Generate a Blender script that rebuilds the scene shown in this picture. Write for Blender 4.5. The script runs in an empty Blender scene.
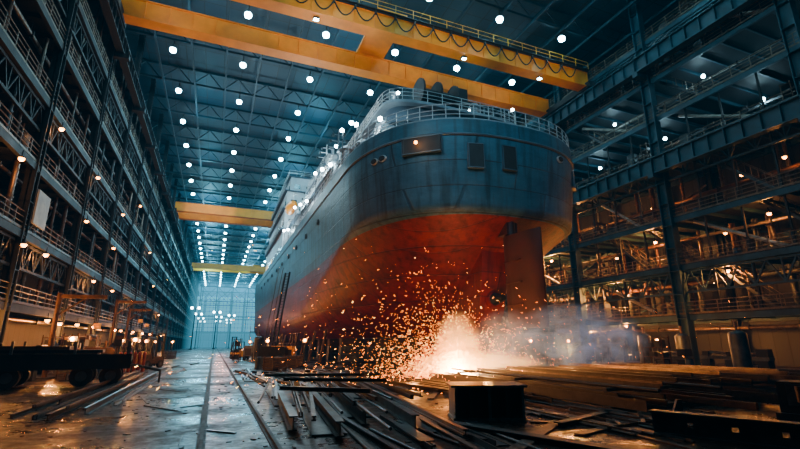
import bpy, math, random
from mathutils import Vector, Matrix
random.seed(7)
R=random.random
def U(a,b): return a+(b-a)*R()
COL=bpy.context.scene.collection

# ---------------------------------------------------------------- materials
def pmat(name,c1,c2=None,rough=.5,rough2=None,metal=0.0,scale=1.5,bump=.15,bscale=None,detail=6):
    m=bpy.data.materials.new(name); m.use_nodes=True
    nt=m.node_tree; n=nt.nodes; l=nt.links
    b=n['Principled BSDF']
    if c2 is None: c2=tuple(x*.55 for x in c1)
    tc=n.new('ShaderNodeTexCoord')
    nz=n.new('ShaderNodeTexNoise'); nz.inputs['Scale'].default_value=scale; nz.inputs['Detail'].default_value=detail
    nz.inputs['Roughness'].default_value=.65
    l.new(tc.outputs['Object'],nz.inputs['Vector'])
    r=n.new('ShaderNodeValToRGB'); r.color_ramp.elements[0].position=.35; r.color_ramp.elements[1].position=.65
    r.color_ramp.elements[0].color=(*c2,1); r.color_ramp.elements[1].color=(*c1,1)
    l.new(nz.outputs['Fac'],r.inputs['Fac']); l.new(r.outputs['Color'],b.inputs['Base Color'])
    mr=n.new('ShaderNodeMapRange'); mr.inputs['To Min'].default_value=rough; mr.inputs['To Max'].default_value=rough if rough2 is None else rough2
    mr.inputs['From Min'].default_value=.3; mr.inputs['From Max'].default_value=.7
    l.new(nz.outputs['Fac'],mr.inputs['Value']); l.new(mr.outputs['Result'],b.inputs['Roughness'])
    b.inputs['Metallic'].default_value=metal
    if bump:
        nb=n.new('ShaderNodeTexNoise'); nb.inputs['Scale'].default_value=bscale or scale*6; nb.inputs['Detail'].default_value=4
        l.new(tc.outputs['Object'],nb.inputs['Vector'])
        bp=n.new('ShaderNodeBump'); bp.inputs['Strength'].default_value=bump; bp.inputs['Distance'].default_value=.05
        l.new(nb.outputs['Fac'],bp.inputs['Height']); l.new(bp.outputs['Normal'],b.inputs['Normal'])
    return m
def emat(name,c,s):
    m=bpy.data.materials.new(name); m.use_nodes=True
    n=m.node_tree.nodes; b=n['Principled BSDF']
    b.inputs['Base Color'].default_value=(*c,1); b.inputs['Emission Color'].default_value=(*c,1); b.inputs['Emission Strength'].default_value=s
    return m
M={}
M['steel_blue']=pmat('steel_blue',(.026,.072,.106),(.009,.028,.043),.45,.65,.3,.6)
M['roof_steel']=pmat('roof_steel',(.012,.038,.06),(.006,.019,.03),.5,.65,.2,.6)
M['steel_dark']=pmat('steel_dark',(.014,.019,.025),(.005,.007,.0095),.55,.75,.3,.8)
M['steel_mid']=pmat('steel_mid',(.08,.09,.10),(.03,.035,.04),.4,.6,.5,1.2)
M['rust']=pmat('rust',(.12,.055,.03),(.032,.02,.016),.45,.7,.45,1.8,.3)
M['raw']=pmat('raw',(.20,.15,.12),(.06,.048,.043),.25,.45,.75,1.5,.2)
M['bar']=pmat('bar',(.055,.043,.038),(.015,.013,.013),.35,.6,.5,1.5,.2)
M['railbed']=pmat('railbed',(.03,.022,.018),(.012,.010,.009),.6,.85,.1,1.5,.2)
M['grate']=pmat('grate',(.02,.025,.03),(.009,.011,.014),.55,.75,.3,3)
M['orange']=pmat('orange',(.95,.33,.008),(.70,.22,.006),.4,.55,0,.35,.05)
M['yellow']=pmat('yellow',(.8,.38,.01),(.45,.20,.01),.4,.6,0,1.2,.05)
M['rail']=pmat('rail',(.17,.12,.08),(.065,.05,.035),.4,.6,.4,2)
M['railw']=pmat('railw',(.42,.47,.49),(.28,.32,.34),.4,.6,.1,2)
M['duct']=pmat('duct',(.34,.31,.27),(.16,.14,.12),.4,.6,.3,1)
M['shipwhite']=pmat('shipwhite',(.52,.59,.63),(.32,.38,.42),.4,.6,0,.5,.05)
M['shipgrey']=pmat('shipgrey',(.055,.095,.13),(.03,.055,.08),.4,.55,.1,.5,.05)
M['shippale']=pmat('shippale',(.18,.235,.27),(.10,.14,.17),.4,.55,.1,.5,.05)
M['maroon']=pmat('maroon',(.05,.008,.006),(.022,.005,.004),.5,.7,.1,.8,.2)
M['black']=pmat('black',(.006,.006,.007),(.003,.003,.004),.6,.8,0,2)
M['rubber']=pmat('rubber',(.02,.02,.02),(.01,.01,.01),.7,.85,0,3)
M['wood']=pmat('wood',(.10,.055,.03),(.035,.021,.013),.7,.85,0,2,.3)
M['drumblue']=pmat('drumblue',(.022,.06,.12),(.011,.028,.058),.4,.6,.1,2)
M['red']=pmat('red',(.30,.025,.012),(.13,.013,.008),.45,.6,0,1.5)
M['sign']=pmat('sign',(.5,.5,.45),(.3,.3,.28),.6,.7,0,.8,.02)
M['glass']=pmat('glass',(.03,.05,.06),(.01,.02,.03),.08,.15,0,1,0)
M['lamp']=emat('lamp',(.42,.86,1.0),110)
M['shiplamp']=emat('shiplamp',(.75,.95,1.0),90)
M['warm']=emat('warm',(1,.32,.035),28)
M['coolbulb']=emat('coolbulb',(.55,.9,1),50)
M['warmsoft']=emat('warmsoft',(1,.40,.08),2.5)
M['spark']=emat('spark',(1,.22,.014),24)
M['sparkhot']=emat('sparkhot',(1,.42,.08),50)
M['hot']=emat('hot',(1,.75,.4),160)
M['clear']=emat('clear',(.42,.80,.95),1.0)
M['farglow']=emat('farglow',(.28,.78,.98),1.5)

# hull paint
def hullmat():
    m=bpy.data.materials.new('hull_paint'); m.use_nodes=True; nt=m.node_tree; n=nt.nodes; l=nt.links; b=n['Principled BSDF']
    tc=n.new('ShaderNodeTexCoord'); sp=n.new('ShaderNodeSeparateXYZ'); l.new(tc.outputs['Object'],sp.inputs[0])
    def mth(op,a,bv,clamp=False):
        x=n.new('ShaderNodeMath'); x.operation=op; x.use_clamp=clamp
        for i,v in enumerate((a,bv)):
            if v is None: continue
            if hasattr(v,'links'): l.new(v,x.inputs[i])
            else: x.inputs[i].default_value=v
        return x.outputs[0]
    ramp=mth('MULTIPLY',mth('MAXIMUM',mth('SUBTRACT',46.0,sp.outputs['Y']),0.0),.04)
    zb=mth('ADD',ramp,9.9)
    d=mth('SUBTRACT',sp.outputs['Z'],zb)
    fac=mth('ADD',mth('MULTIPLY',d,40.0),.5,True)
    mp=n.new('ShaderNodeMapping'); mp.inputs['Scale'].default_value=(.25,.25,.6); l.new(tc.outputs['Object'],mp.inputs[0])
    nz=n.new('ShaderNodeTexNoise'); nz.inputs['Scale'].default_value=1; nz.inputs['Detail'].default_value=9; nz.inputs['Roughness'].default_value=.75; l.new(mp.outputs[0],nz.inputs['Vector'])
    mp2=n.new('ShaderNodeMapping'); mp2.inputs['Scale'].default_value=(1.8,1.8,.13); l.new(tc.outputs['Object'],mp2.inputs[0])
    ns=n.new('ShaderNodeTexNoise'); ns.inputs['Scale'].default_value=1; ns.inputs['Detail'].default_value=6; l.new(mp2.outputs[0],ns.inputs['Vector'])
    def ramp2(c1,c2,src,a=.35,bb=.65):
        r=n.new('ShaderNodeValToRGB'); r.color_ramp.elements[0].position=a; r.color_ramp.elements[1].position=bb
        r.color_ramp.elements[0].color=(*c1,1); r.color_ramp.elements[1].color=(*c2,1); l.new(src,r.inputs['Fac']); return r.outputs[0]
    grey=ramp2((.020,.072,.115),(.045,.125,.185),nz.outputs['Fac'])
    red=ramp2((.085,.006,.005),(.20,.012,.008),nz.outputs['Fac'])
    mx=n.new('ShaderNodeMix'); mx.data_type='RGBA'; l.new(fac,mx.inputs[0]); l.new(red,mx.inputs[6]); l.new(grey,mx.inputs[7])
    st=ramp2((.36,.34,.32),(1,1,1),ns.outputs['Fac'],.34,.54)
    mm=n.new('ShaderNodeMix'); mm.data_type='RGBA'; mm.blend_type='MULTIPLY'; mm.inputs[0].default_value=.8
    l.new(mx.outputs[2],mm.inputs[6]); l.new(st,mm.inputs[7])
    cb=n.new('ShaderNodeCombineXYZ'); l.new(mth('ADD',sp.outputs['Y'],mth('MULTIPLY',sp.outputs['X'],.7)),cb.inputs[0]); l.new(sp.outputs['Z'],cb.inputs[1])
    bk=n.new('ShaderNodeTexBrick'); bk.inputs['Scale'].default_value=1; bk.inputs['Brick Width'].default_value=4.2; bk.inputs['Row Height'].default_value=1.8
    bk.inputs['Mortar Size'].default_value=.05; bk.inputs['Mortar Smooth'].default_value=.5
    bk.inputs['Color1'].default_value=(1,1,1,1); bk.inputs['Color2'].default_value=(.68,.68,.68,1); bk.inputs['Mortar'].default_value=(.34,.34,.34,1)
    l.new(cb.outputs[0],bk.inputs['Vector'])
    m3=n.new('ShaderNodeMix'); m3.data_type='RGBA'; m3.blend_type='MULTIPLY'; m3.inputs[0].default_value=.85
    l.new(mm.outputs[2],m3.inputs[6]); l.new(bk.outputs['Color'],m3.inputs[7])
    l.new(m3.outputs[2],b.inputs['Base Color'])
    b.inputs['Roughness'].default_value=.5; b.inputs['Metallic'].default_value=0; b.inputs['Specular IOR Level'].default_value=.35
    bp=n.new('ShaderNodeBump'); bp.inputs['Strength'].default_value=.6; bp.inputs['Distance'].default_value=.09
    l.new(bk.outputs['Fac'],bp.inputs['Height']); bp.invert=True
    bp2=n.new('ShaderNodeBump'); bp2.inputs['Strength'].default_value=.3; bp2.inputs['Distance'].default_value=.3
    l.new(nz.outputs['Fac'],bp2.inputs['Height']); l.new(bp.outputs[0],bp2.inputs['Normal']); l.new(bp2.outputs[0],b.inputs['Normal'])
    return m
M['hull']=hullmat()
def floormat():
    m=bpy.data.materials.new('floor_concrete'); m.use_nodes=True; nt=m.node_tree; n=nt.nodes; l=nt.links; b=n['Principled BSDF']
    tc=n.new('ShaderNodeTexCoord')
    nz=n.new('ShaderNodeTexNoise'); nz.inputs['Scale'].default_value=.3; nz.inputs['Detail'].default_value=7; nz.inputs['Roughness'].default_value=.6; l.new(tc.outputs['Object'],nz.inputs['Vector'])
    n2=n.new('ShaderNodeTexNoise'); n2.inputs['Scale'].default_value=3.5; n2.inputs['Detail'].default_value=8; n2.inputs['Roughness'].default_value=.7; l.new(tc.outputs['Object'],n2.inputs['Vector'])
    r=n.new('ShaderNodeValToRGB'); r.color_ramp.elements[0].position=.38; r.color_ramp.elements[1].position=.70
    r.color_ramp.elements[0].color=(.008,.005,.004,1); r.color_ramp.elements[1].color=(.055,.030,.018,1)
    ad=n.new('ShaderNodeMath'); ad.operation='MULTIPLY_ADD'; ad.inputs[1].default_value=.35; l.new(n2.outputs['Fac'],ad.inputs[0])
    hf=n.new('ShaderNodeMath'); hf.operation='MULTIPLY'; hf.inputs[1].default_value=.65; l.new(nz.outputs['Fac'],hf.inputs[0]); l.new(hf.outputs[0],ad.inputs[2])
    l.new(ad.outputs[0],r.inputs['Fac'])
    bk=n.new('ShaderNodeTexBrick'); bk.inputs['Scale'].default_value=1; bk.inputs['Brick Width'].default_value=4; bk.inputs['Row Height'].default_value=3; bk.inputs['Mortar Size'].default_value=.03; bk.offset=0
    bk.inputs['Color1'].default_value=(1,1,1,1); bk.inputs['Color2'].default_value=(.75,.75,.75,1); bk.inputs['Mortar'].default_value=(.3,.3,.3,1); l.new(tc.outputs['Object'],bk.inputs['Vector'])
    mm=n.new('ShaderNodeMix'); mm.data_type='RGBA'; mm.blend_type='MULTIPLY'; mm.inputs[0].default_value=.9; l.new(r.outputs[0],mm.inputs[6]); l.new(bk.outputs['Color'],mm.inputs[7])
    l.new(mm.outputs[2],b.inputs['Base Color'])
    mr=n.new('ShaderNodeMapRange'); mr.inputs['From Min'].default_value=.42; mr.inputs['From Max'].default_value=.58; mr.inputs['To Min'].default_value=.22; mr.inputs['To Max'].default_value=.6
    l.new(ad.outputs[0],mr.inputs['Value']); l.new(mr.outputs[0],b.inputs['Roughness'])
    mr2=n.new('ShaderNodeMapRange'); mr2.inputs['From Min'].default_value=.42; mr2.inputs['From Max'].default_value=.58; mr2.inputs['To Min'].default_value=.16; mr2.inputs['To Max'].default_value=.06
    l.new(ad.outputs[0],mr2.inputs['Value']); l.new(mr2.outputs[0],b.inputs['Specular IOR Level'])
    bp=n.new('ShaderNodeBump'); bp.inputs['Strength'].default_value=.25; bp.inputs['Distance'].default_value=.03; l.new(n2.outputs['Fac'],bp.inputs['Height']); l.new(bp.outputs[0],b.inputs['Normal'])
    return m
M['floor']=floormat()
def panelmat(name,c1,c2,w,h,axes,emit=0):
    m=bpy.data.materials.new(name); m.use_nodes=True; nt=m.node_tree; n=nt.nodes; l=nt.links; b=n['Principled BSDF']
    tc=n.new('ShaderNodeTexCoord'); sp=n.new('ShaderNodeSeparateXYZ'); l.new(tc.outputs['Object'],sp.inputs[0])
    cb=n.new('ShaderNodeCombineXYZ'); l.new(sp.outputs[axes[0]],cb.inputs[0]); l.new(sp.outputs[axes[1]],cb.inputs[1])
    bk=n.new('ShaderNodeTexBrick'); bk.offset=0; bk.inputs['Scale'].default_value=1; bk.inputs['Brick Width'].default_value=w; bk.inputs['Row Height'].default_value=h
    bk.inputs['Mortar Size'].default_value=.06; bk.inputs['Color1'].default_value=(*c1,1); bk.inputs['Color2'].default_value=(*c2,1); bk.inputs['Mortar'].default_value=(*[x*.3 for x in c2],1)
    l.new(cb.outputs[0],bk.inputs['Vector']); l.new(bk.outputs['Color'],b.inputs['Base Color']); b.inputs['Roughness'].default_value=.6
    bp=n.new('ShaderNodeBump'); bp.inputs['Strength'].default_value=.5; bp.inputs['Distance'].default_value=.05; bp.invert=True; l.new(bk.outputs['Fac'],bp.inputs['Height']); l.new(bp.outputs[0],b.inputs['Normal'])
    return m
M['ceil']=panelmat('ceiling_panels',(.005,.032,.056),(.0035,.021,.038),2.4,3.2,('X','Y'))
M['wallR']=panelmat('wall_panels',(.014,.016,.019),(.009,.011,.014),1.2,4,('Y','Z'))
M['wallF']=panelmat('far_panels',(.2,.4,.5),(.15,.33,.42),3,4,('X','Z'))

# ---------------------------------------------------------------- mesh builder
class MB:
    def __init__(s): s.v=[];s.f=[];s.m=[];s.sm=[];s.mats=[]
    def mi(s,mat):
        if mat not in s.mats: s.mats.append(mat)
        return s.mats.index(mat)
    def add(s,vs,fs,mat,smooth=False):
        o=len(s.v); s.v+= [tuple(x) for x in vs]; k=s.mi(mat)
        for f in fs: s.f.append(tuple(i+o for i in f)); s.m.append(k); s.sm.append(smooth)
        return s
    def box(s,x0,x1,y0,y1,z0,z1,mat):
        vs=[(x,y,z) for x in(x0,x1) for y in(y0,y1) for z in(z0,z1)]
        return s.add(vs,[(0,1,3,2),(4,6,7,5),(0,4,5,1),(2,3,7,6),(0,2,6,4),(1,5,7,3)],mat)
    def cbox(s,c,d,mat,rz=0,rx=0):
        mt=Matrix.Translation(c)@Matrix.Rotation(rz,4,'Z')@Matrix.Rotation(rx,4,'X')
        vs=[mt@Vector((x*d[0]/2,y*d[1]/2,z*d[2]/2)) for x in(-1,1) for y in(-1,1) for z in(-1,1)]
        return s.add(vs,[(0,1,3,2),(4,6,7,5),(0,4,5,1),(2,3,7,6),(0,2,6,4),(1,5,7,3)],mat)
    def _fr(s,p,q):
        p=Vector(p);q=Vector(q);d=(q-p).normalized()
        up=Vector((0,0,1)) if abs(d.z)<.95 else Vector((0,1,0))
        a=d.cross(up).normalized(); b=a.cross(d).normalized(); return p,q,a,b
    def bar(s,p,q,w,h,mat):
        p,q,a,b=s._fr(p,q)
        vs=[o+a*(i*w/2)+b*(j*h/2) for o in(p,q) for i,j in((-1,-1),(1,-1),(1,1),(-1,1))]
        return s.add(vs,[(3,2,1,0),(4,5,6,7),(0,1,5,4),(1,2,6,5),(2,3,7,6),(3,0,4,7)],mat)
    def tube(s,p,q,r,mat,n=8,r2=None):
        p,q,a,b=s._fr(p,q); r2=r if r2 is None else r2
        vs=[];
        for o,rr in((p,r),(q,r2)):
            for i in range(n):
                t=2*math.pi*i/n; vs.append(o+a*(rr*math.cos(t))+b*(rr*math.sin(t)))
        s.add(vs,[(i,(i+1)%n,n+(i+1)%n,n+i) for i in range(n)],mat,n>5)
        s.add(vs,[tuple(range(n-1,-1,-1)),tuple(range(n,2*n))],mat)
        return s
    def path(s,pts,r,mat,n=5):
        for a,b in zip(pts[:-1],pts[1:]): s.tube(a,b,r,mat,n)
        return s
    def sph(s,c,r,mat,nu=10,nv=6,sc=(1,1,1)):
        vs=[];fs=[]
        for j in range(nv+1):
            ph=math.pi*j/nv
            for i in range(nu):
                t=2*math.pi*i/nu
                vs.append((c[0]+r*sc[0]*math.sin(ph)*math.cos(t),c[1]+r*sc[1]*math.sin(ph)*math.sin(t),c[2]+r*sc[2]*math.cos(ph)))
        for j in range(nv):
            for i in range(nu): fs.append((j*nu+i,(j+1)*nu+i,(j+1)*nu+(i+1)%nu,j*nu+(i+1)%nu))
        return s.add(vs,fs,mat,True)
    def prism(s,poly,z0,z1,mat,side_smooth=False):
        n=len(poly); vs=[(x,y,z0) for x,y in poly]+[(x,y,z1) for x,y in poly]
        s.add(vs,[(i,(i+1)%n,n+(i+1)%n,n+i) for i in range(n)],mat,side_smooth)
        s.add(vs,[tuple(range(n-1,-1,-1)),tuple(range(n,2*n))],mat); return s
    def prof(s,poly,x0,x1,mat):
        n=len(poly); vs=[(x0,y,z) for y,z in poly]+[(x1,y,z) for y,z in poly]
        s.add(vs,[(i,(i+1)%n,n+(i+1)%n,n+i) for i in range(n)],mat)
        s.add(vs,[tuple(range(n-1,-1,-1)),tuple(range(n,2*n))],mat); return s
    def ibeam(s,L,h,w,t,mat,y0=0):
        s.box(-w/2,w/2,y0,y0+L,0,t,mat); s.box(-w/2,w/2,y0,y0+L,h-t,h,mat); s.box(-t/2,t/2,y0,y0+L,t,h-t,mat); return s
    def mesh(s,name):
        me=bpy.data.meshes.new(name); me.from_pydata(s.v,[],s.f)
        for mt in s.mats: me.materials.append(M[mt])
        me.polygons.foreach_set('material_index',s.m); me.polygons.foreach_set('use_smooth',s.sm)
        me.update(); return me
def ob(name,data,loc=(0,0,0),rot=(0,0,0),parent=None,label=None,cat=None,group=None,kind=None,sc=None):
    if isinstance(data,MB): data=data.mesh(name)
    o=bpy.data.objects.new(name,data); COL.objects.link(o); o.location=loc; o.rotation_euler=rot
    if sc: o.scale=sc
    if parent: o.parent=parent
    if label: o['label']=label
    if cat: o['category']=cat
    if group: o['group']=group
    if kind: o['kind']=kind
    return o
def light(kind,loc,power,color,size=.5,target=None,angle=60,name='work_or_fill_light'):
    d=bpy.data.lights.new(name,kind); d.energy=power; d.color=color; d.shadow_soft_size=size
    o=bpy.data.objects.new(name,d); COL.objects.link(o); o.location=loc
    if kind=='SPOT':
        d.spot_size=math.radians(angle); d.spot_blend=.6
        o.rotation_euler=(Vector(target)-Vector(loc)).to_track_quat('-Z','Y').to_euler()
    return o

XL,XR=-16.5,48.0; CZ=40.0; YF=300.0; YB=-30.0
# ---------------------------------------------------------------- shell
ob('floor',MB().box(XL-1,XR+1,YB,YF+1,-.4,0,'floor'),kind='structure')
ob('ceiling',MB().box(XL-1,XR+1,YB,YF+1,CZ,CZ+.3,'ceil'),kind='structure')
ob('wall_left',MB().box(XL-.4,XL,YB,YF,0,CZ,'wallR'),kind='structure')
ob('wall_right',MB().box(XR,XR+.4,YB,YF,0,CZ,'wallR'),kind='structure')
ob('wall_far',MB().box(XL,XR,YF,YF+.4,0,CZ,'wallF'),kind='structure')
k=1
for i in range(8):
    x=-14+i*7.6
    w=MB().box(x,x+6.0,YF-.25,YF-.05,9,30,'farglow')  # glowing panes added for the pale light of the far end
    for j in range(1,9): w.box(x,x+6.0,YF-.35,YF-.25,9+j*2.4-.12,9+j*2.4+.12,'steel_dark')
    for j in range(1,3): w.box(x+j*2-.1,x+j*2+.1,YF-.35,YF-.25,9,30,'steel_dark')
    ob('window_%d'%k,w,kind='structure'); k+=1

# ---------------------------------------------------------------- roof trusses and lamps
t=MB(); W=XR-XL
for z,s in((0,.3),(-2.2,.3)): t.bar((0,0,z),(W,0,z),s,s,'roof_steel')
nseg=16
for i in range(nseg):
    a=W*i/nseg; b=W*(i+.5)/nseg; c=W*(i+1)/nseg
    t.bar((a,0,0),(b,0,-2.2),.12,.12,'roof_steel'); t.bar((b,0,-2.2),(c,0,0),.12,.12,'roof_steel')
tm=t.mesh('roof_truss')
YS=[-14+9.6*i for i in range(33)]
for y in YS: ob('roof_truss',tm,(XL,y,CZ-.2),label='blue steel roof truss with zigzag web under the ceiling',cat='roof truss',group='roof trusses')
pm=MB().bar((0,YB,0),(0,YF,0),.2,.35,'roof_steel').mesh('roof_purlin')
for x in [-14,-10,-6,-2,2,6,10,14,18,22,26,30,34,38,42]:
    ob('roof_purlin',pm,(x,0,CZ-2.75),label='long blue steel purlin running under the roof trusses',cat='purlin',group='roof purlins')
hs=MB().tube((0,0,.0),(0,0,-1.0),.05,'steel_dark',6).tube((0,0,-.9),(0,0,-1.25),.15,'steel_mid',12,.42).mesh('lamp_housing')
ln=MB().sph((0,0,-1.42),.38,'lamp',12,8,(1,1,.9)).mesh('lamp_lens')
for x in (-8,0,8.5,17,25.5,34):
    for y in YS[2:]:
        o=ob('ceiling_lamp',hs,(x,y,CZ-2.4),label='round high-bay ceiling lamp glowing cold blue-white',cat='ceiling lamp',group='high-bay ceiling lamps')
        ob('lamp_lens',ln,parent=o)
for x in(-5,13,31):
    for y,p in((-12,120),(8,200),(28,500),(48,1100),(70,2200),(95,4500),(125,8000),(160,14000),(200,21000),(245,28000),(285,28000)):
        light('POINT',(x,y,CZ-4.6),p*(.3 if x>20 and y<90 else .5 if x<0 and y<100 else 1),(.20,.74,1.0),1.2,name='hall_light')
light('SPOT',(-6,6,31),17000,(.40,.78,1),.8,(15,32,15.5),40,'fill_spot')  # added spots that brighten the hull, no fixtures modelled
light('SPOT',(9,-12,34),22000,(.40,.78,1),.8,(21,27,16),29,'fill_spot')
light('SPOT',(-9,40,30),18000,(.48,.83,1),.8,(9,66,15),50,'fill_spot')
light('SPOT',(-9,80,30),32000,(.48,.83,1),.8,(9,105,15),56,'fill_spot')

# ---------------------------------------------------------------- galleries
def rail_mesh(L,mat,step=1.5,h=1.1):
    m=MB(); n=int(L/step)
    for z in(.4,.75,h): m.tube((0,0,z),(0,L,z),.035,mat,5)
    for i in range(n+1): m.bar((0,i*L/n,0),(0,i*L/n,h),.06,.06,mat)
    m.box(-.02,.02,0,L,0,.15,mat); return m.mesh('guard_rail')
def floor_mesh(L,D,sx,mat='steel_blue'):
    m=MB(); a,b=sorted((0,sx*D))
    m.box(a,b,0,L,-.08,0,'grate')
    for x in(0,sx*D): m.box(x-.12,x+.12,0,L,-.55,-.081,mat)
    n=int(L/2)
    for i in range(n): m.box(a,b,(i+.5)*L/n-.08,(i+.5)*L/n+.08,-.38,-.081,mat)
    return m.mesh('gallery_floor')
def truss_mesh(L,h,mat='steel_blue',n=6,w=.18):
    m=MB(); m.bar((0,0,0),(0,L,0),w,w,mat); m.bar((0,0,h),(0,L,h),w,w,mat)
    for i in range(n):
        a=L*i/n;b=L*(i+.5)/n;c=L*(i+1)/n
        m.bar((0,a,0),(0,b,h),w*.55,w*.55,mat); m.bar((0,b,h),(0,c,0),w*.55,w*.55,mat); m.bar((0,a,0),(0,a,h),w*.5,w*.5,mat)
    return m.mesh('gallery_truss')
def xbrace(L,h,mat,w=.16):
    m=MB(); m.bar((0,0,0),(0,L,h),w,w,mat); m.bar((.2,0,h),(.2,L,0),w,w,mat); m.cbox((.1,L/2,h/2),(.3,.7,.7),mat); return m.mesh('cross_brace')
def column_mesh(H,w=.9,d=.7,mat='steel_blue',br=0):
    m=MB(); t=.07
    m.box(-d/2,d/2,-w/2,-w/2+t,0,H,mat); m.box(-d/2,d/2,w/2-t,w/2,0,H,mat); m.box(-t/2,t/2,-w/2,w/2,0,H,mat)
    m.box(-d/2-.2,d/2+.2,-w/2-.2,w/2+.2,0,.08,mat)
    z=2
    while z<H: m.box(-d/2,d/2,-w/2,w/2,z,z+.05,mat); z+=2.2
    if br:
        for zz in((18.3,29.6) if br<0 else (29.6,)):
            m.prof([(-.3,zz-.02),(.3,zz-.02),(.3,zz-.5),(-.3,zz-.5)],min(0,br*1.6),max(0,br*1.6),mat)
    return m.mesh('steel_column')
lampm=MB().bar((0,0,.5),(0,0,.1),.05,.05,'steel_dark').tube((0,0,.16),(0,0,0),.08,'steel_dark',8,.22).mesh('gallery_lamp')
lampl=MB().sph((0,0,-.03),.17,'warm',8,5).mesh('lamp_bulb'); lampk=MB().sph((0,0,-.03),.2,'coolbulb',8,5).mesh('lamp_bulb')
def glamp(x,y,z,power=0,cool=False):
    if cool: o=ob('work_lamp',lampm,(x,y,z),label='small cold white lamp hanging under an upper gallery',cat='work lamp',group='cold white gallery lamps')
    else: o=ob('work_lamp',lampm,(x,y,z),label='caged orange work lamp hanging under a gallery',cat='work lamp',group='orange work lamps')
    ob('lamp_bulb',lampk if cool else lampl,parent=o)
    if power: light('POINT',(x,y,z-.35),power,(.5,.85,1) if cool else (1,.34,.06),.15)
cab=MB().box(-.4,.4,-.5,.5,0,1.9,'steel_mid').box(-.44,-.4,-.45,.0,.1,1.8,'steel_dark').box(.4,.44,0.02,.45,.1,1.8,'steel_dark').box(-.3,.3,-.4,.4,1.9,2.05,'steel_dark').mesh('control_cabinet')
drm=MB().tube((0,0,0),(0,0,.9),.3,'drumblue',14).tube((0,0,.28),(0,0,.32),.32,'drumblue',14).tube((0,0,.58),(0,0,.62),.32,'drumblue',14).tube((0,0,.88),(0,0,.92),.31,'steel_dark',14).mesh('oil_drum')
tnk=MB().tube((0,-1.2,.9),(0,1.2,.9),.6,'steel_mid',16).sph((0,-1.2,.9),.6,'steel_mid',16,8,(1,.4,1)).sph((0,1.2,.9),.6,'steel_mid',16,8,(1,.4,1)).box(-.5,.5,-.9,-.7,0,.5,'steel_dark').box(-.5,.5,.7,.9,0,.5,'steel_dark').tube((0,0,1.4),(0,0,2.1),.08,'rust',8).mesh('pressure_tank')
crt=MB()
for z in range(5): crt.box(-.6,.6,-.6,.6,z*.2+.01,z*.2+.17,'wood')
for sx in(-1,1):
    for sy in(-1,1): crt.box(sx*.6-.05,sx*.6+.05,sy*.6-.05,sy*.6+.05,0,1.02,'wood')
crt=crt.mesh('wooden_crate')
vtk=MB().tube((0,0,.3),(0,0,2.6),.55,'steel_mid',16).sph((0,0,2.6),.55,'steel_mid',16,8,(1,1,.5)).tube((0,0,2.8),(0,0,3.5),.1,'rust',8)
for a in range(3): vtk.tube((.45*math.cos(a*2.1),.45*math.sin(a*2.1),0),(.45*math.cos(a*2.1),.45*math.sin(a*2.1),.5),.06,'steel_dark',6)
vtk=vtk.mesh('vertical_tank')
rack=MB()
for a in(-.9,.9):
    for b in(-.35,.35): rack.bar((b,a,0),(b,a,2.6),.07,.07,'rust')
for z in(.3,1.0,1.7,2.4): rack.box(-.4,.4,-.95,.95,z,z+.05,'rust')
for z,a,b in((.35,-.5,.45),(1.05,.2,.35),(1.75,-.4,.5),(1.75,.4,.3),(1.05,-.6,.3)): rack.box(-.28,.28,a-.25,a+.25,z,z+b,'steel_mid')
rack=rack.mesh('storage_rack')
dpr=MB().box(-.5,.5,-.6,.6,0,.15,'steel_dark').tube((0,.3,.1),(0,.3,2.2),.12,'steel_mid',10).box(-.25,.25,-.6,.5,1.8,2.3,'steel_dark').tube((0,-.4,1.8),(0,-.4,1.3),.06,'raw',8).box(-.35,.35,-.6,.1,.9,1.0,'steel_mid').box(-.3,.3,.1,.5,2.3,2.6,'rust').mesh('drill_press')
lth=MB().box(-.45,.45,-1.4,-.7,0,.8,'steel_dark').box(-.45,.45,.8,1.4,0,.8,'steel_dark').box(-.4,.4,-1.5,1.5,.8,1.05,'steel_mid').box(-.35,.35,-1.45,-.7,1.05,1.6,'steel_dark').box(-.3,.3,.9,1.3,1.05,1.4,'steel_dark').tube((0,-.7,1.3),(0,.9,1.3),.09,'raw',10).mesh('metal_lathe')
KINDS=[(cab,'control_cabinet','grey steel control cabinet standing by the gallery','cabinet'),(drm,'oil_drum','ribbed blue steel oil drum','drum'),(tnk,'pressure_tank','grey horizontal pressure tank on saddles','tank'),(crt,'wooden_crate','small slatted wooden storage crate','crate'),(vtk,'vertical_tank','upright grey tank with a rusty outlet pipe','tank'),(rack,'storage_rack','rusty steel rack loaded with parts','rack'),(dpr,'drill_press','dark column drill press with table','machine'),(lth,'metal_lathe','long dark metal lathe on two pedestals','machine')]
def clutter(x,y,z,rz=0,ks=(0,1,1,2,3,4,5,5),where='galleries'):
    d=KINDS[random.choice(ks)]
    return ob(d[1],d[0],(x,y,z),(0,0,rz),label=d[2],cat=d[3],group=d[1].replace('_',' ')+'s on the '+where)
stair=MB()
for i in range(18): stair.box(-.45,.45,i*.26,i*.26+.27,i*.25+.2,i*.25+.24,'grate')
for sx in(-.48,.48):
    stair.bar((sx,0,.1),(sx,4.7,4.6),.06,.25,'steel_mid'); stair.bar((sx,0,1.2),(sx,4.7,5.7),.05,.05,'rail')
    for i in range(6): stair.bar((sx,i*.94,.1+i*.9),(sx,i*.94,1.2+i*.9),.04,.04,'rail')
stairm=stair.mesh('steel_stair')

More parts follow.
